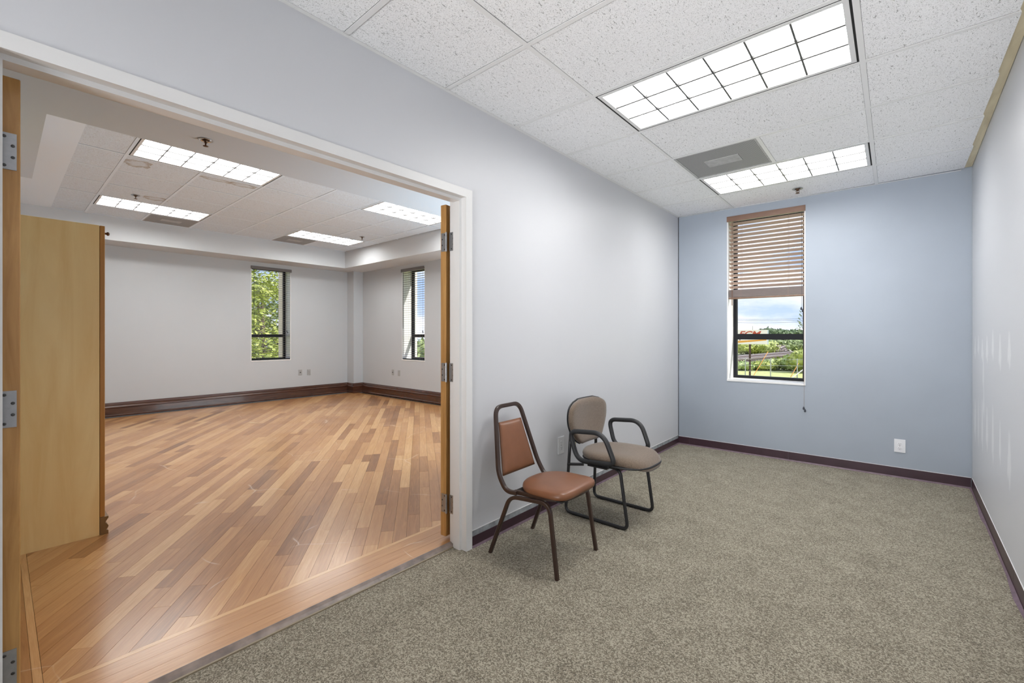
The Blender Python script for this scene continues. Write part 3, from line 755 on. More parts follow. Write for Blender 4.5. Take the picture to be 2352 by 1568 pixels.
# jamb-side hinge plates
for yy, s in ((yR, -1), (yL, 1)):
    for z in (1.865, 1.060, .250):
        q = MB().box(-2.078, -2.034, yy, yy + s * .0022, z - .057, z + .057)
        o = q.out('hinge_plate', 'steel', fr)
        for dx, dz in ((.020, .045), (.036, .018), (.036, -.018), (.020, -.045)):
            MB().lathe([(.0048, s * .0022), (.0048, s * .003), (.003, s * .0034)], c=(-2.082 + dx + .004, yy, z + dz), axis='y', seg=10).out('screw', 'screw', o)

# ---- windows
def window(name, origin, ang, mtx=None):
    r = empty(name, origin, (0, 0, ang)); r['kind'] = 'structure'
    W_, z0, z1 = .733, .79, 2.60
    q = MB(); t = .012
    q.box(0, t, .002, .235, z0, z1); q.box(W_ - t, W_, .002, .235, z0, z1); q.box(t, W_ - t, .002, .235, z1 - t, z1)
    q.out('reveal', 'white', r)
    MB().bbox(0, W_, -.006, .235, z0 - .012, z0 + .010, .003, 2).out('sill', 'white', r)
    f = MB(); c = .036
    f.box(t, t + c, .235, .285, z0, z1); f.box(W_ - t - c, W_ - t, .235, .285, z0, z1); f.box(t + c, W_ - t - c, .235, .285, z0, z0 + c + .004); f.box(t + c, W_ - t - c, .235, .285, z1 - c, z1)
    f.out('frame', 'blackframe', r)
    MB().box(t + c, W_ - t - c, .232, .282, 1.238, 1.302).out('meeting_rail', 'blackframe', r)
    MB().box(t + c, W_ - t - c, .256, .260, z0 + c, 1.238).out('pane', 'glass', r)
    MB().box(t + c, W_ - t - c, .262, .266, 1.302, z1 - c).out('pane', 'glass', r)
    return r
bo = Mb @ Vector((.530, 0, 0))
window('window_1', bo, BW)
window('window_2', (-7.475, YF, 0), 0)
window('window_3', (XE, 3.131, 0), R(90))

# ---- blinds
def blind(origin, ang, label, zlast, n_open, n_stack, tilt, pitch, slm, valm, z1=2.60, cords=(), wand=1.75, val=(0, .733), bottom=None):
    r = thing('window_blind', label, 'blind', origin, (0, 0, ang), 'window blinds')
    W_ = .733
    MB().bbox(val[0], val[1], -.012, -.004, z1 - .060, z1 - .001, .001, 1).out('valance', valm, r)
    MB().box(.014, W_ - .014, .004, .052, z1 - .045, z1 - .014).out('headrail', 'slatdark', r)
    me0 = None
    zt = z1 - .085
    c, s = math.cos(tilt), math.sin(tilt)
    base = MB().prism([(-.024 * c + .0015 * s, .024 * s + .0015 * c), (-.024 * c - .0015 * s, .024 * s - .0015 * c), (.024 * c - .0015 * s, -.024 * s - .0015 * c), (.024 * c + .0015 * s, -.024 * s + .0015 * c)], 'x', .018, W_ - .016)
    first = None
    for i in range(n_open):
        z = zt - i * pitch
        if first is None: o = first = base.out('slat', slm, r, loc=(0, .030, z))
        else: o = first.copy(); COL.objects.link(o); o.parent = r; o.location = (0, .030, z)
    z = zt - n_open * pitch + .012
    flat = None
    for i in range(n_stack):
        zz = z - i * .0068
        jy = random.uniform(-.002, .002)
        if flat is None: o = flat = MB().box(.018, W_ - .016, -.025, .025, -.0028, .0028).out('slat', 'slatgrey', r, loc=(0, .030, zz))
        else: o = flat.copy(); COL.objects.link(o); o.parent = r; o.location = (0, .030 + jy, zz)
    zb = bottom if bottom is not None else z - n_stack * .0068 - .008
    MB().bbox(.016, W_ - .014, .004, .056, zb - .008, zb + .008, .003, 2).out('bottom_rail', 'slatdark' if slm == 'slat' else 'blackframe', r)
    for x in (.14, W_ - .15):
        for yy in (.003, .057): MB().tube([(x, yy, z1 - .05), (x, yy, zb)], .0009, 5).out('ladder_cord', 'cord', r)
    MB().tube([(.052, -.002, z1 - .065), (.054, -.006, z1 - .065 - wand)], .004, 8).out('wand', 'slatdark' if slm == 'slat' else 'blackframe', r)
    for (x, y, zt_, ze) in cords:
        qq = MB().tube([(x, y, zt_), (x + .001, y - .001, ze)], .0012, 6).out('cord', 'wire' if ze > .9 else 'cord', r)
        for dx, dz in ((-.003, 0), (.009, -.022)):
            MB().lathe([(.002, .014), (.006, .008), (.009, -.006), (.008, -.014), (.003, -.017)], c=(x + dx, y - .004 - .005 * (dz < 0), ze + dz), seg=12).out('tassel', 'tassel', qq)
    return r
bl = blind(bo, BW, 'brown wooden slat blind half raised in the window of the blue wall', 0, 17, 12, R(26), .0437, 'slat', 'slatdark',
           cords=((.722, -.016, 2.54, .555), (.700, .002, 2.54, 1.56)), wand=.92)
blind((-7.475, YF, 0), 0, 'fully lowered open slat blind in the narrow looking window right of the corner column', 0, 39, 0, R(-1.5), .0437, 'slatgrey', 'valgrey', bottom=.812, cords=((.690, -.008, 2.54, 1.36),), wand=1.12, val=(-.022, .722))
blind((XE, 3.131, 0), R(90), 'fully lowered open slat blind in the window with the tree behind it', 0, 39, 0, R(-1.5), .0437, 'slatgrey', 'valgrey', bottom=.812, cords=((.655, -.008, 2.54, 1.36),), wand=1.12, val=(-.005, .745))

# ---- outlets
def outlet(origin, ang, label, plate='plastic', kind='duplex', w=.072, h=.116):
    # local: x along wall, y away from the wall = -y is room side
    r = thing('wall_outlet', label, 'outlet', origin, (0, 0, ang), 'wall outlets')
    MB().bbox(-w / 2, w / 2, -.006, 0, -h / 2, h / 2, .002, 2).out('plate', plate, r)
    if kind == 'duplex':
        for z in (.020, -.020):
            rc = MB().lathe([(.0165, -.0064), (.0165, -.0075), (.0155, -.0078)], c=(0, 0, z), axis='y', seg=20).out('receptacle', plate, r)
            MB().box(-.0075, -.0055, -.0083, -.0076, z - .001, z + .007).box(.0055, .0075, -.0083, -.0076, z - .001, z + .006).lathe([(.0022, -.0076), (.0022, -.0083)], c=(0, 0, z - .008), axis='y', seg=8, smooth=False).out('slots', 'slot', rc)
        MB().lathe([(.003, -.006), (.003, -.0072)], c=(0, 0, 0), axis='y', seg=10).out('screw', 'screw', r)
    elif kind == 'jack':
        MB().box(-.011, .011, -.009, -.006, -.008, .010).out('jack', 'slot', r)
    else:
        MB().lathe([(.003, -.006), (.003, -.0072)], c=(0, 0, .03), axis='y', seg=10).out('screw', 'screw', r)
    return r
o1 = Mb @ Vector((1.978, 0, .288))
outlet(o1, BW, 'white duplex outlet on the blue wall', w=.078, h=.118)
outlet((XW, 2.828, .444), R(90), 'white duplex outlet on the left wall between the two chairs', w=.082, h=.130)
outlet((XW, 3.012, .415), R(90), 'small ivory phone jack behind the armchair', 'ivory', 'jack', .05, .06)
outlet((XE, 4.05, .52), R(90), 'grey wall jack right of the tree window, the one with a dark socket', 'plasticg', 'jack')
outlet((XE, 4.225, .515), R(90), 'grey duplex outlet closest to the corner column', 'plasticg', 'duplex')
outlet((-7.78, YF, .52), 0, 'grey wall jack left of the narrow looking window, with dark socket', 'plasticg', 'jack')
outlet((-7.57, YF, .515), 0, 'plain grey plate directly beneath the narrow looking window', 'plasticg', 'blank')

# ---- tall cabinet behind the left door
cb = thing('tall_cabinet', 'tall maple veneer cabinet with orange edged door beyond the left door', 'cabinet', (-3.82, -.15, ZF))
MB().box(-.95, 0, 0, .575, 0.0, 1.966).out('body', 'maple', cb)
MB().bbox(-.474, 0.0, .577, .601, .112, 1.966, .002, 1).out('door', 'edgewood', cb)
MB().bbox(-.95, -.477, .577, .601, .112, 1.966, .002, 1).out('door', 'edgewood', cb)
MB().lathe([(.006, .0), (.006, .010), (.012, .016), (.012, .022), (.006, .027)], c=(-.04, .601, 1.925), axis='y', seg=14).out('knob', 'brass', cb)
pf = [(.577, 0), (.618, 0), (.618, .018), (.608, .026)] + [(.608 + .010 * math.sin(PI * k / 8), .028 + .038 * k / 8) for k in range(9)] + [(.603, .074)] + [(.606 + .012 * k / 4, .080 + .005 * k) for k in range(5)] + [(.618, .110), (.577, .110)]
MB().prism(pf, 'x', -.95, 0).out('base_moulding', 'brownwood', cb)

# ------------------------------------------------------------------ brown vinyl stacking chair (faces +x)
x0f = lambda c: c > 0
def superpad(m, cx, cy, hx, hy, z0, z1, dome, ex=3.2, ed=.016, n=40, back_round=None, tilt=0.0):
    # cushion: rounded outline, puffed top; outline may narrow to the back (-x)
    rings = []
    prof = [(.90, z0), (.985, z0 + (z1 - z0) * .15), (1.0, z0 + (z1 - z0) * .45), (.985, z0 + (z1 - z0) * .8), (.94, z1), (.80, z1 + dome * .45), (.55, z1 + dome * .8), (.28, z1 + dome * .96)]
    vs = []
    for k, z in prof:
        for j in range(n):
            a = 2 * PI * j / n; c, s = math.cos(a), math.sin(a)
            ee = ex if x0f(c) else 2.6; x = math.copysign(abs(c) ** (2 / ee), c); y = math.copysign(abs(s) ** (2 / ee), s)
            if back_round and x < 0: y *= 1 - back_round * (x * x)
            vs.append((cx + hx * k * x, cy + hy * k * y, z + tilt * hx * k * x))
    fs = [(i * n + j, i * n + (j + 1) % n, (i + 1) * n + (j + 1) % n, (i + 1) * n + j) for i in range(len(prof) - 1) for j in range(n)]
    fs.append(list(range(n))[::-1])
    vs.append((cx, cy, z1 + dome)); t = len(vs) - 1; o = (len(prof) - 1) * n
    fs += [(o + j, o + (j + 1) % n, t) for j in range(n)]
    return m.add(vs, fs, smooth=True)
ch = thing('stacking_chair', 'brown vinyl stacking chair with dark tube frame beside the door frame', 'chair', (-1.585, 2.130, 0), (0, 0, R(1.6)))
fl = (.0105, .0105)
for s in (-1, 1):
    y = s * .207
    MB().tube(rounded([(-.237, s * .211, 0), (-.095, s * .199, .362), (.03, s * .197, .372)], .055, 7), 0, flat=fl, up=(0, 1, 0)).out('leg', 'browntube', ch)
    MB().tube(rounded([(.030, s * .197, .372), (.178, s * .199, .384), (.236, s * .211, 0)], .060, 7), 0, flat=fl, up=(0, 1, 0)).out('leg', 'browntube', ch)
    for x in (-.237, .236): pass
# seat frame: U loop under the cushion, and the tall hoop of the back
seat_path = rounded([(-.075, .176, .386), (.165, .178, .401), (.238, .14, .404), (.256, 0, .405), (.238, -.14, .404), (.165, -.178, .401), (-.075, -.176, .386)], .06, 5)
MB().tube(seat_path, 0, flat=(.011, .012), up=(0, 0, 1)).out('seat_frame', 'browntube', ch)
hoop = rounded([(-.05, .190, .388), (-.125, .196, .384), (-.185, .196, .470), (-.278, .118, .846), (-.278, -.118, .846), (-.185, -.196, .470), (-.125, -.196, .384), (-.05, -.190, .388)], [0, .06, .05, .06, .06, .05, .06, 0], 8)
MB().tube(hoop, 0, flat=(.011, .0125), up=(0, 1, 0)).out('back_frame', 'browntube', ch)
superpad(MB(), .090, 0, .180, .197, .398, .440, .018, ex=5.5, back_round=.10, tilt=.02).out('seat', 'vinylbrown', ch)
MB().box(-.07, .24, -.17, .17, .390, .399).out('seat_board', 'dark', ch)
# back pad, following the hoop
def backpad(z0, z1, w0, w1, x0, x1, th, nu=14, nv=16):
    m = MB(); vs = []; fs = []
    def P(u, v, front):
        e = (1 - abs(2 * u - 1) ** 5) * (1 - abs(2 * v - 1) ** 6)
        z = z0 + (z1 - z0) * v; w = w0 + (w1 - w0) * v; x = x0 + (x1 - x0) * v
        return (x + (th * (.35 + .65 * e ** .6) if front else -th * .25 * (e > 0)), (2 * u - 1) * w, z)
    for side in (True, False):
        o = len(vs)
        for i in range(nu + 1):
            for j in range(nv + 1): vs.append(P(i / nu, j / nv, side))
        for i in range(nu):
            for j in range(nv):
                a = o + i * (nv + 1) + j; fs.append((a, a + 1, a + nv + 2, a + nv + 1))
    nn = (nu + 1) * (nv + 1)
    edge = [i * (nv + 1) for i in range(nu + 1)] + [nu * (nv + 1) + j for j in range(1, nv + 1)] + [i * (nv + 1) + nv for i in range(nu - 1, -1, -1)] + [j for j in range(nv - 1, 0, -1)]
    for a, b in zip(edge, edge[1:] + edge[:1]): fs.append((a, b, b + nn, a + nn))
    return m.add(vs, fs, smooth=True)
backpad(.452, .752, .158, .108, -.186, -.262, .022).out('backrest', 'vinylbrown', ch)

# ------------------------------------------------------------------ taupe sled-base armchair
ac = thing('sled_armchair', 'taupe fabric armchair on a black sled base with loop arms', 'armchair', (-1.57, 2.905, 0))
tr = .0115
for s in (-1, 1):
    y = s * .202
    pth = rounded([(-.213, y * .86, .600), (-.215, y * .93, .46), (-.240, y, .012), (.248, y, .012), (.195, y, .375), (.160, y * .95, .395), (-.02, y * .92, .395)], [0, .05, .045, .045, .03, .03, 0], 7)
    MB().tube(pth, tr, 10, up=(0, 1, 0)).out('sled_frame', 'blacktube', ac)
    MB().tube([(-.226, y * .97, .352), (-.10, y * .92, .372)], .0105, 10).out('seat_brace', 'blacktube', ac)
    ya = s * .283
    loop = rounded([(-.152, ya, .618), (.112, ya, .640), (.192, ya - s * .012, .440), (-.095, ya - s * .012, .418)], [.06, .085, .05, .075], 9, closed=True)
    a_ = MB().tube(loop, .0165, 12, closed=True, up=(0, 1, 0)).out('armrest', 'rubber', ac)
    MB().bbox(-.02, .13, min(s * .19, s * .268), max(s * .19, s * .268), .394, .408, .003, 1).out('arm_bracket', 'blacktube', a_)
    for x in (-.16, .17):
        MB().box(x - .02, x + .02, y - .006, y + .006, 0, .004).out('glide', 'blacktube', ac)
sh = MB(); superpad(sh, .090, 0, .268, .236, .402, .420, .004, ex=2.9, back_round=.18); sh.out('seat_shell', 'rubber', ac)
def seatpad():
    m = MB(); n = 48; prof = [(.92, .417), (.985, .424), (1.0, .438), (.985, .456), (.93, .470), (.82, .479), (.6, .482), (.3, .480)]
    vs = []
    for k, z in prof:
        for j in range(n):
            a = 2 * PI * j / n; c, s = math.cos(a), math.sin(a); ex = 2.9
            x = math.copysign(abs(c) ** (2 / ex), c); y = math.copysign(abs(s) ** (2 / ex), s)
            if x < 0: y *= 1 - .18 * x * x
            X_, Y_ = .092 + .264 * k * x, .232 * k * y
            drop = .040 * max(0, (X_ - .19) / .16) ** 2
            dish = -.012 * math.exp(-((X_ - .02) ** 2) / .012 - (Y_ ** 2) / .02) if k < .95 else 0
            vs.append((X_, Y_, z - drop + dish))
    fs = [(i * n + j, i * n + (j + 1) % n, (i + 1) * n + (j + 1) % n, (i + 1) * n + j) for i in range(len(prof) - 1) for j in range(n)]
    fs.append(list(range(n))[::-1]); vs.append((.092, 0, .474)); t = len(vs) - 1; o = (len(prof) - 1) * n
    fs += [(o + j, o + (j + 1) % n, t) for j in range(n)]
    return m.add(vs, fs, smooth=True)
seatpad().out('seat', 'fabric', ac)
def shield(off, th, grow, nu=20, nv=20, inner=True):
    # curved backrest: wide at the upper middle, narrower at the bottom
    m = MB(); vs = []; fs = []; z0, z1 = .498 - grow, .816 + grow
    def W_(v): return (.150 + .112 * math.sin(min(1, v / .62) * PI / 2)) * (1 if v < .62 else math.sqrt(max(0, 1 - ((v - .62) / .40) ** 3.2)) * .999 + .0) + grow
    for side in (0, 1):
        for i in range(nu + 1):
            u = 2 * i / nu - 1
            for j in range(nv + 1):
                v = j / nv; w = W_(v); y = u * w; z = z0 + (z1 - z0) * v
                # round bottom corners
                if v < .12: y *= 1 - (1 - v / .12) ** 2 * .22
                curve = .50 * y * y + .10 * (v - .45) ** 2 - .035 * (v - .45)
                e = max(0, (1 - abs(u) ** 4)) * max(0, 1 - abs(2 * v - 1) ** 5)
                x = -.202 + curve + off + (th * (.25 + .75 * e ** .5) if side == 0 else -th * .2)
                vs.append((x, y, z))
    n1 = (nu + 1) * (nv + 1)
    for sd in (0, 1):
        for i in range(nu):
            for j in range(nv):
                a = sd * n1 + i * (nv + 1) + j; fs.append((a, a + 1, a + nv + 2, a + nv + 1))
    edge = [i * (nv + 1) for i in range(nu + 1)] + [nu * (nv + 1) + j for j in range(1, nv + 1)] + [i * (nv + 1) + nv for i in range(nu - 1, -1, -1)] + [j for j in range(nv - 1, 0, -1)]
    for a, b in zip(edge, edge[1:] + edge[:1]): fs.append((a, b, b + n1, a + n1))
    return m.add(vs, fs, smooth=True)
shield(0, .034, 0).out('backrest', 'fabric', ac)
shield(-.016, .010, .006).out('back_shell', 'rubber', ac)

# small scrap of paper-like debris on the wood floor
tag(MB(Matrix.Translation((-7.0, 2.42, ZF)) @ Matrix.Rotation(R(30), 4, 'Z')).prism([(-.07, -.012), (.07, -.010), (.075, .004), (-.06, .012)], 'z', .0006, .003).out('wood_chip', 'ledger'),
    'pale sliver of wood lying on the hardwood floor near the end wall', 'scrap')

# ------------------------------------------------------------------ outside
GZ = -3.5
def at(u, d, z=GZ):   # a point d metres deep along the view column u, only used to lay out the land outside
    l = (u - 1176) / 1018.26 * d; s, c = math.sin(.7105), math.cos(.7105)
    return Vector((-d * s + l * c, d * c + l * s, z))
lawn = MB().add([(-260, -60, GZ), (120, -60, GZ), (120, 420, GZ), (-260, 420, GZ)], [(0, 1, 2, 3)]).out('lawn', 'grass', kind='structure')
def leafball(c, rx, ry, rz, n, size, mt, name, label, cat, group=None, seed=1, trunk=None):
    rn = random.Random(seed); m = MB()
    # a lumpy dark core so that the crown is not see-through, then leaves all over it
    bm = bmesh.new(); bmesh.ops.create_icosphere(bm, subdivisions=3, radius=1)
    for v in bm.verts:
        f = .80 + .22 * noise.noise(v.co * 2.2 + Vector((seed, 0, 0))); v.co = Vector((v.co.x * rx * f, v.co.y * ry * f, v.co.z * rz * f)) + Vector((0, 0, rz))
    m.bm(bm, smooth=False)
    for i in range(n):
        z = rn.uniform(-1, 1); a = rn.uniform(0, 2 * PI); q = math.sqrt(1 - z * z); d = Vector((q * math.cos(a), q * math.sin(a), z))
        f = (.82 + .26 * noise.noise(d * 2.2 + Vector((seed, 0, 0)))) * rn.uniform(.88, 1.14)
        p = Vector((d.x * rx * f, d.y * ry * f, d.z * rz * f + rz))
        t1 = Vector((rn.uniform(-1, 1), rn.uniform(-1, 1), rn.uniform(-1, 1))).normalized(); t2 = t1.cross(d).normalized() if abs(t1.dot(d)) < .98 else Vector((1, 0, 0))
        s = size * rn.uniform(.6, 1.3)
        m.add([p - t1 * s, p + t2 * s * .5, p + t1 * s, p - t2 * s * .5], [(0, 1, 2, 3)])
    if trunk is None:
        return tag(m.out(name, mt, loc=c), label, cat, group)
    r = thing(name, label, cat, c, (0, 0, 0), group)
    f = m.out('foliage', mt, r, loc=(0, 0, trunk))
    MB().tube([(0, 0, 0), (.1, .05, trunk * .6), (0, 0, trunk + rz * .8)], [rx * .09, rx * .07, rx * .04], 8).out('trunk', 'bark', r)
    return r
# low shrubs behind the fence
k = 0
for (u, d, rx, rz, mt, lb) in [
    (1700, 60, 2.0, .62, 'leafp', 'pale green low shrub left of the sign pole beyond the fence'),
    (1728, 61, 1.5, .55, 'leafp', 'small pale shrub directly behind the rusty sign pole'),
    (1752, 60, 2.0, .62, 'leafy', 'yellow green low shrub between sign pole and middle fence post'),
    (1780, 61, 2.2, .75, 'leafp', 'pale rounded shrub just right of the middle fence post'),
    (1806, 60, 2.2, .90, 'leafy', 'bright yellow green shrub between middle and right fence posts'),
    (1832, 58, 2.2, 1.2, 'leafp', 'taller pale shrub behind the right fence post'),
    (1852, 56, 2.4, 1.6, 'leafy', 'tallest bright shrub at the right edge of the window view')]:
    k += 1; leafball(at(u, d), rx, rx * .8, rz, 420, .26, mt, 'shrub', lb, 'shrub', 'shrubs behind the wire fence', seed=k)
# big bushes beyond the tracks
for (u, d, rx, rz, mt, lb) in [
    (1690, 104, 5.0, 2.2, 'leafy', 'large yellow green bush beyond the tracks at the left window edge'),
    (1718, 106, 4.4, 1.9, 'leafg', 'large mid green bush beyond the tracks behind the sign pole'),
    (1744, 104, 4.6, 1.9, 'leafy', 'bright bush beyond the tracks right of the sign pole'),
    (1776, 118, 5.2, 2.0, 'leafg', 'dark green bush rising behind the grey bare bush'),
    (1772, 106, 3.6, 1.35, 'leafgrey', 'bare grey brown bush beyond the tracks'),
    (1806, 122, 4.6, 1.7, 'leafg', 'green bush right of the bare grey bush'),
    (1834, 128, 5.0, 1.9, 'leafp', 'pale green bush in front of the grey roofed house'),
    (1862, 124, 5.0, 1.7, 'leafg', 'green bush partly hidden by the right window edge')]:
    k += 1; leafball(at(u, d), rx, rx * .9, rz, 700, .42, mt, 'bush', lb, 'bush', 'bushes beyond the railway', seed=k)
# distant tree belt
tl = ['rounded dark tree just right of the billboard on the horizon', 'second distant tree on the horizon right of the billboard', 'distant tree in the middle of the horizon belt',
      'low distant tree on the horizon above the grey roofs', 'distant tree on the horizon left of the bare sapling', 'distant tree behind the bare sapling', 'distant tree at the right end of the horizon belt', 'distant tree hidden behind the billboard']
for i, (u, w, hgt) in enumerate([(1764, 7, 5.4), (1778, 6, 4.6), (1793, 7, 4.9), (1808, 6, 4.5), (1822, 6, 4.6), (1836, 6, 4.3), (1850, 7, 4.6), (1735, 6, 3.9)]):
    k += 1; leafball(at(u, 240 + 6 * i), w, w, (hgt + 2.0) / 2 - .1, 500, .8, 'leafd', 'distant_tree', tl[i], 'tree', 'trees along the horizon', seed=k, trunk=1.6)
def house(c, ang, L, w, h, rh, label):
    r = thing('distant_house', label, 'house', c, (0, 0, ang), 'distant houses')
    MB().box(-L / 2, L / 2, -w / 2, w / 2, 0, h).out('walls', 'housew', r)
    MB().prism([(-w / 2 - .5, h - .1), (w / 2 + .5, h - .1), (0, h + rh)], 'x', -L / 2 - .4, L / 2 + .4).out('roof', 'roof', r)
    for x in (-L / 4, L / 4): MB().box(x - .6, x + .6, -w / 2 - .05, -w / 2 + .02, 1.0, 2.1).out('window', 'blackframe', r)
    return r
house(at(1838, 176), .75, 12, 8, 2.2, 1.3, 'grey roofed house at the right of the window view')
house(at(1776, 225), .70, 18, 8, 3.6, 1.2, 'long pale building under the horizon trees')
# railway
def track(u0, d0, u1, d1, label):
    a, b = at(u0, d0), at(u1, d1); dv = (b - a); L = dv.length; ang = math.atan2(dv.y, dv.x)
    r = thing('railway_track', label, 'railway', a, (0, 0, ang), 'railway tracks')
    MB().prism([(-2.2, 0), (2.2, 0), (1.5, .5), (-1.5, .5)], 'x', 0, L).out('ballast', 'ballast', r)
    m = MB()
    for i in range(int(L / .9)): m.box(i * .9, i * .9 + .3, -1.25, 1.25, .5, .62)
    m.out('sleepers', 'sleeper', r, kind='stuff')
    for y in (-.72, .72):
        q = MB().box(0, L, y - .05, y + .05, .62, .90).out('rail', 'rail', r)
        MB().box(0, L, y - .06, y + .06, .90, .95).out('rail_head', 'railw', q)
    return r
track(1640, 66, 1900, 106, 'nearer railway track crossing behind the wire fence')
track(1640, 74, 1900, 121, 'farther railway track in front of the large bushes')
# wire fence
fn = thing('wire_fence', 'thin galvanised wire fence with posts below the billboard', 'fence', at(1770, 50))
o_ = at(1770, 50)
fa, fb = at(1650, 50.5), at(1890, 48)
for u, d in ((1654, 50.6), (1712, 50.4), (1770, 49.8), (1831, 48.9), (1888, 48.2)):
    p = at(u, d) - o_; MB().tube([p, p + Vector((0, 0, 2.15))], .055, 8).out('post', 'galv', fn)
for hz in (2.05, 1.35, .7):
    pa, pb_ = at(1654, 50.6, GZ) - o_, at(1888, 48.2, GZ) - o_
    MB().tube([pa + Vector((0, 0, hz)), pb_ + Vector((0, 0, hz))], .018, 5).out('wire', 'galv', fn)
# orange sleeved guy wires
for (u0, z0_, u1, z1_, lb) in ((1730, -3.3, 1764, -.6, 'slanted orange guy wire right of the sign pole'), (1816, -3.4, 1834, -1.9, 'short slanted orange guy wire left of the right fence post')):
    tag(MB().tube([at(u0, 49, z0_), at(u1, 49.5, z1_)], .035, 6).out('guy_wire', 'orangew'), lb, 'guy wire', 'orange guy wires')
tag(MB().tube([at(1819, 48, -3.4), at(1844, 48.6, -2.55)], .05, 6).out('leaning_stake', 'housew'), 'pale leaning stake in the grass by the right fence post', 'stake')
# billboard
sg = thing('billboard', 'white roadside billboard with red letters on a rusty pole', 'sign', at(1723, 51), (0, 0, .7105 - .28))
dS = 51.0
zt, zbm = H + (768.3 - 757.2) / 1018.26 * dS, H + (768.3 - 790.2) / 1018.26 * dS
hw = 1.75
MB().tube([(0, .12, 0), (0, .12, zbm - GZ)], .105, 12).out('pole', 'pole', sg)
MB().box(-hw, hw, -.10, .10, zbm - GZ, zt - GZ).out('panel', 'signw', sg)
MB().box(hw, hw + .12, -.10, .40, zbm - GZ, zt - GZ).out('side_panel', 'signb', sg)
MB().add([(-hw + .05, -.105, zbm - GZ + .10), (hw - .1, -.105, zbm - GZ + .44), (hw - .1, -.105, zbm - GZ + .58), (-hw + .05, -.105, zbm - GZ + .36)], [(0, 1, 2, 3)]).out('orange_band', 'signo', sg)
def text(body, size, x, z, mt, name, shear=0, sx=1, rot=0, bold=.0):
    c = bpy.data.curves.new(name, 'FONT'); c.body = body; c.size = size; c.extrude = .006; c.shear = shear; c.offset = bold; c.resolution_u = 4
    c.materials.append(M[mt]); tmp = bpy.data.objects.new(name, c); COL.objects.link(tmp)
    bpy.context.view_layer.update(); me = bpy.data.meshes.new_from_object(tmp); bpy.data.objects.remove(tmp)
    me.materials.clear(); me.materials.append(M[mt]); o = bpy.data.objects.new(name, me); COL.objects.link(o); o.parent = sg
    o.location = (x, -.112, z); o.rotation_euler = (R(90), rot, 0); o.scale = (sx, 1, 1); return o
text('FCM', .92, -1.30, zt - GZ - .80, 'signr', 'lettering', .35, 1.22, 0, .022)
# plum marks left of the band
MB().box(-hw + .12, -hw + .22, -.108, -.10, zbm - GZ + .44, zbm - GZ + .62).box(-hw + .60, -hw + .72, -.108, -.10, zbm - GZ + .44, zbm - GZ + .66).out('plum_marks', 'signp', sg)
# overhead cables
for z_, dz, lb in ((3.78, .30, 'uppermost overhead cable across the window sky'), (3.62, .22, 'middle overhead cable across the window sky'), (3.30, .30, 'lowest overhead cable across the window sky')):
    p = []
    for i in range(13):
        t = i / 12; q = at(1560 + 420 * t, 62, z_ + dz * t - .5 * math.sin(PI * t)); p.append(q)
    tag(MB().tube(p, .018, 5).out('overhead_cable', 'wire'), lb, 'cable', 'overhead cables')
# bare sapling at the right of the window
sp_ = thing('sapling', 'thin sparse sapling at the right edge of the window view', 'tree', at(1844, 38))
MB().tube([(0, 0, 0), (.05, 0, 3.0), (0, .05, 7.0)], [.05, .035, .012], 6).out('trunk', 'bark', sp_)
m = MB(); lf = MB(); rn = random.Random(5)
for i in range(26):
    z = 3.6 + 3.2 * i / 26; a = rn.uniform(0, 2 * PI); L = rn.uniform(.35, .9) * (1.1 - i / 40)
    e_ = (math.cos(a) * L, math.sin(a) * L, z + L * .9); m.tube([(0.03, .02, z), (e_[0] * .5, e_[1] * .5, z + L * .3), e_], [.012, .009, .005], 5)
    for j in range(5):
        f = rn.uniform(.4, 1.05); c_ = Vector((e_[0] * f, e_[1] * f, z + L * .9 * f)); s = rn.uniform(.03, .06)
        lf.add([c_ + Vector((-s, 0, 0)), c_ + Vector((0, s, s)), c_ + Vector((s, 0, 0)), c_ + Vector((0, -s, -s))], [(0, 1, 2, 3)])
m.out('twigs', 'bark', sp_); lf.out('leaves', 'leafg', sp_, kind='stuff')
# radio mast on the horizon
tag(MB().tube([at(1728.5, 200, GZ), at(1728.5, 200, 5.2)], [.5, .08], 6).out('distant_mast', 'galv'), 'tiny mast rising above the billboard on the horizon', 'mast')
# building piers outside the two side room windows
tag(MB().box(-10.02, -9.55, 3.95, 4.4, -3.5, 3.6).out('building_pier', 'stucco'), 'beige stucco pier outside the window with the tree', 'pier', 'exterior piers')
tag(MB().box(-8.6, -8.06, 5.65, 6.12, -3.5, 3.6).out('building_pier', 'stucco'), 'beige stucco pier outside the narrow looking window', 'pier', 'exterior piers')
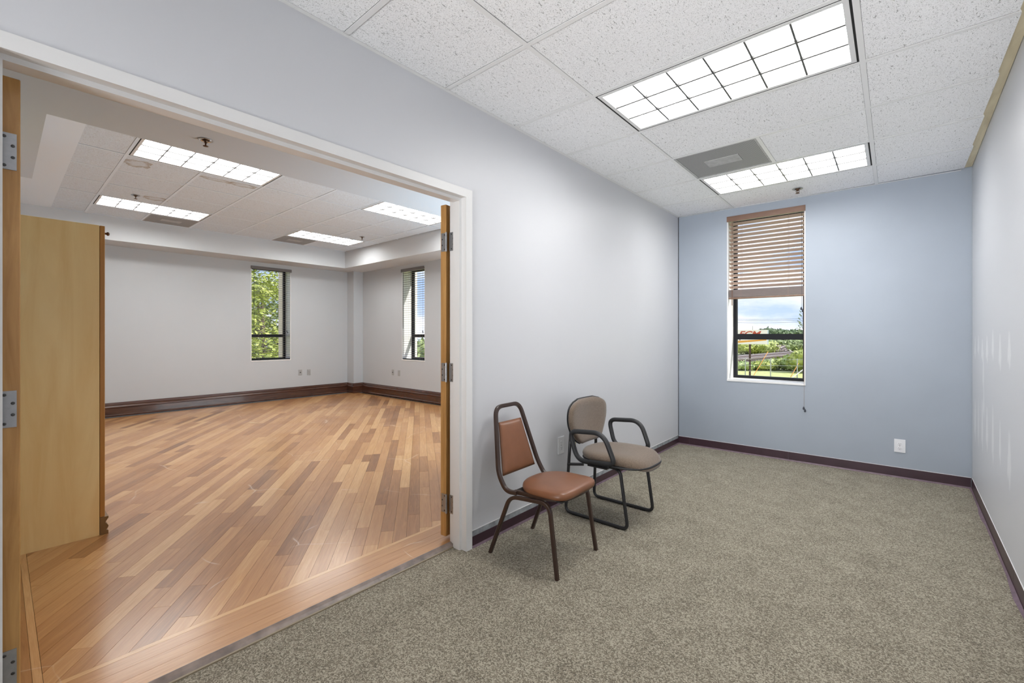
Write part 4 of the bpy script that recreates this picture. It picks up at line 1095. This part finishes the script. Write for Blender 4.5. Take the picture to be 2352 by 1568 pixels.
# tree and bushes seen through the end window
def dir_(u, d): return at(u, d)
def crown_tree(c, rx, rz, trunk, clumps, per, size, mt, label, seed):
    rn = random.Random(seed); r = thing('shade_tree', label, 'tree', c, (0, 0, 0), 'trees outside the end wall window')
    vs = []; fs = []
    for k in range(clumps):
        while True:
            d = Vector((rn.uniform(-1, 1), rn.uniform(-1, 1), rn.uniform(-1, 1)))
            if .25 < d.length < 1: break
        cc = Vector((d.x * rx, d.y * rx, d.z * rz + rz + trunk)); cr_ = rn.uniform(.35, .75)
        for i in range(per):
            p = cc + Vector((rn.gauss(0, .5), rn.gauss(0, .5), rn.gauss(0, .42))) * cr_
            t1 = Vector((rn.uniform(-1, 1), rn.uniform(-1, 1), rn.uniform(-.6, .6))).normalized(); t2 = t1.cross(Vector((rn.uniform(-1, 1), rn.uniform(-1, 1), 1)).normalized())
            s = size * rn.uniform(.6, 1.3); o = len(vs); vs += [p - t1 * s, p + t2 * s * .55, p + t1 * s, p - t2 * s * .55]; fs.append((o, o + 1, o + 2, o + 3))
    MB().add(vs, fs).out('foliage', mt, r, kind='stuff')
    MB().tube([(0, 0, 0), (.12, .05, trunk), (-.1, .1, trunk + rz), (.1, 0, trunk + 1.6 * rz)], [.22, .17, .10, .03], 8).out('trunk', 'bark', r)
    for k in range(7):
        a = k * .9; z = trunk + rz * (.2 + .17 * k); L = rx * rn.uniform(.5, .8)
        MB().tube([(0, .05, z), (math.cos(a) * L * .5, math.sin(a) * L * .5, z + L * .35), (math.cos(a) * L, math.sin(a) * L, z + L * .6)], [.07, .045, .015], 6).out('branch', 'bark', r)
    return r
crown_tree(dir_(600, 20), 2.7, 3.0, 2.2, 120, 130, .10, 'leafy', 'yellow green tree filling the end wall window', 91)
crown_tree(dir_(585, 29), 3.6, 3.2, 1.8, 90, 110, .16, 'leafg', 'darker tree standing behind the yellow green tree', 92)
leafball(dir_(632, 25), 1.8, 1.8, 1.1, 500, .2, 'leafg', 'bush', 'green bush low in the end wall window', 'bush', None, seed=93)
house(dir_(596, 46), .3, 14, 9, 3.0, 1.4, 'grey roofed house glimpsed below the tree in the end window')
leafball(dir_(972, 34), 2.6, 2.6, 1.3, 700, .26, 'leafy', 'bush', 'yellow green bush low in the narrow looking window', 'bush', None, seed=94)
leafball(dir_(975, 60), 5.5, 5.0, 2.1, 900, .45, 'leafg', 'bush', 'green bush at the horizon of the narrow looking window', 'bush', None, seed=95)
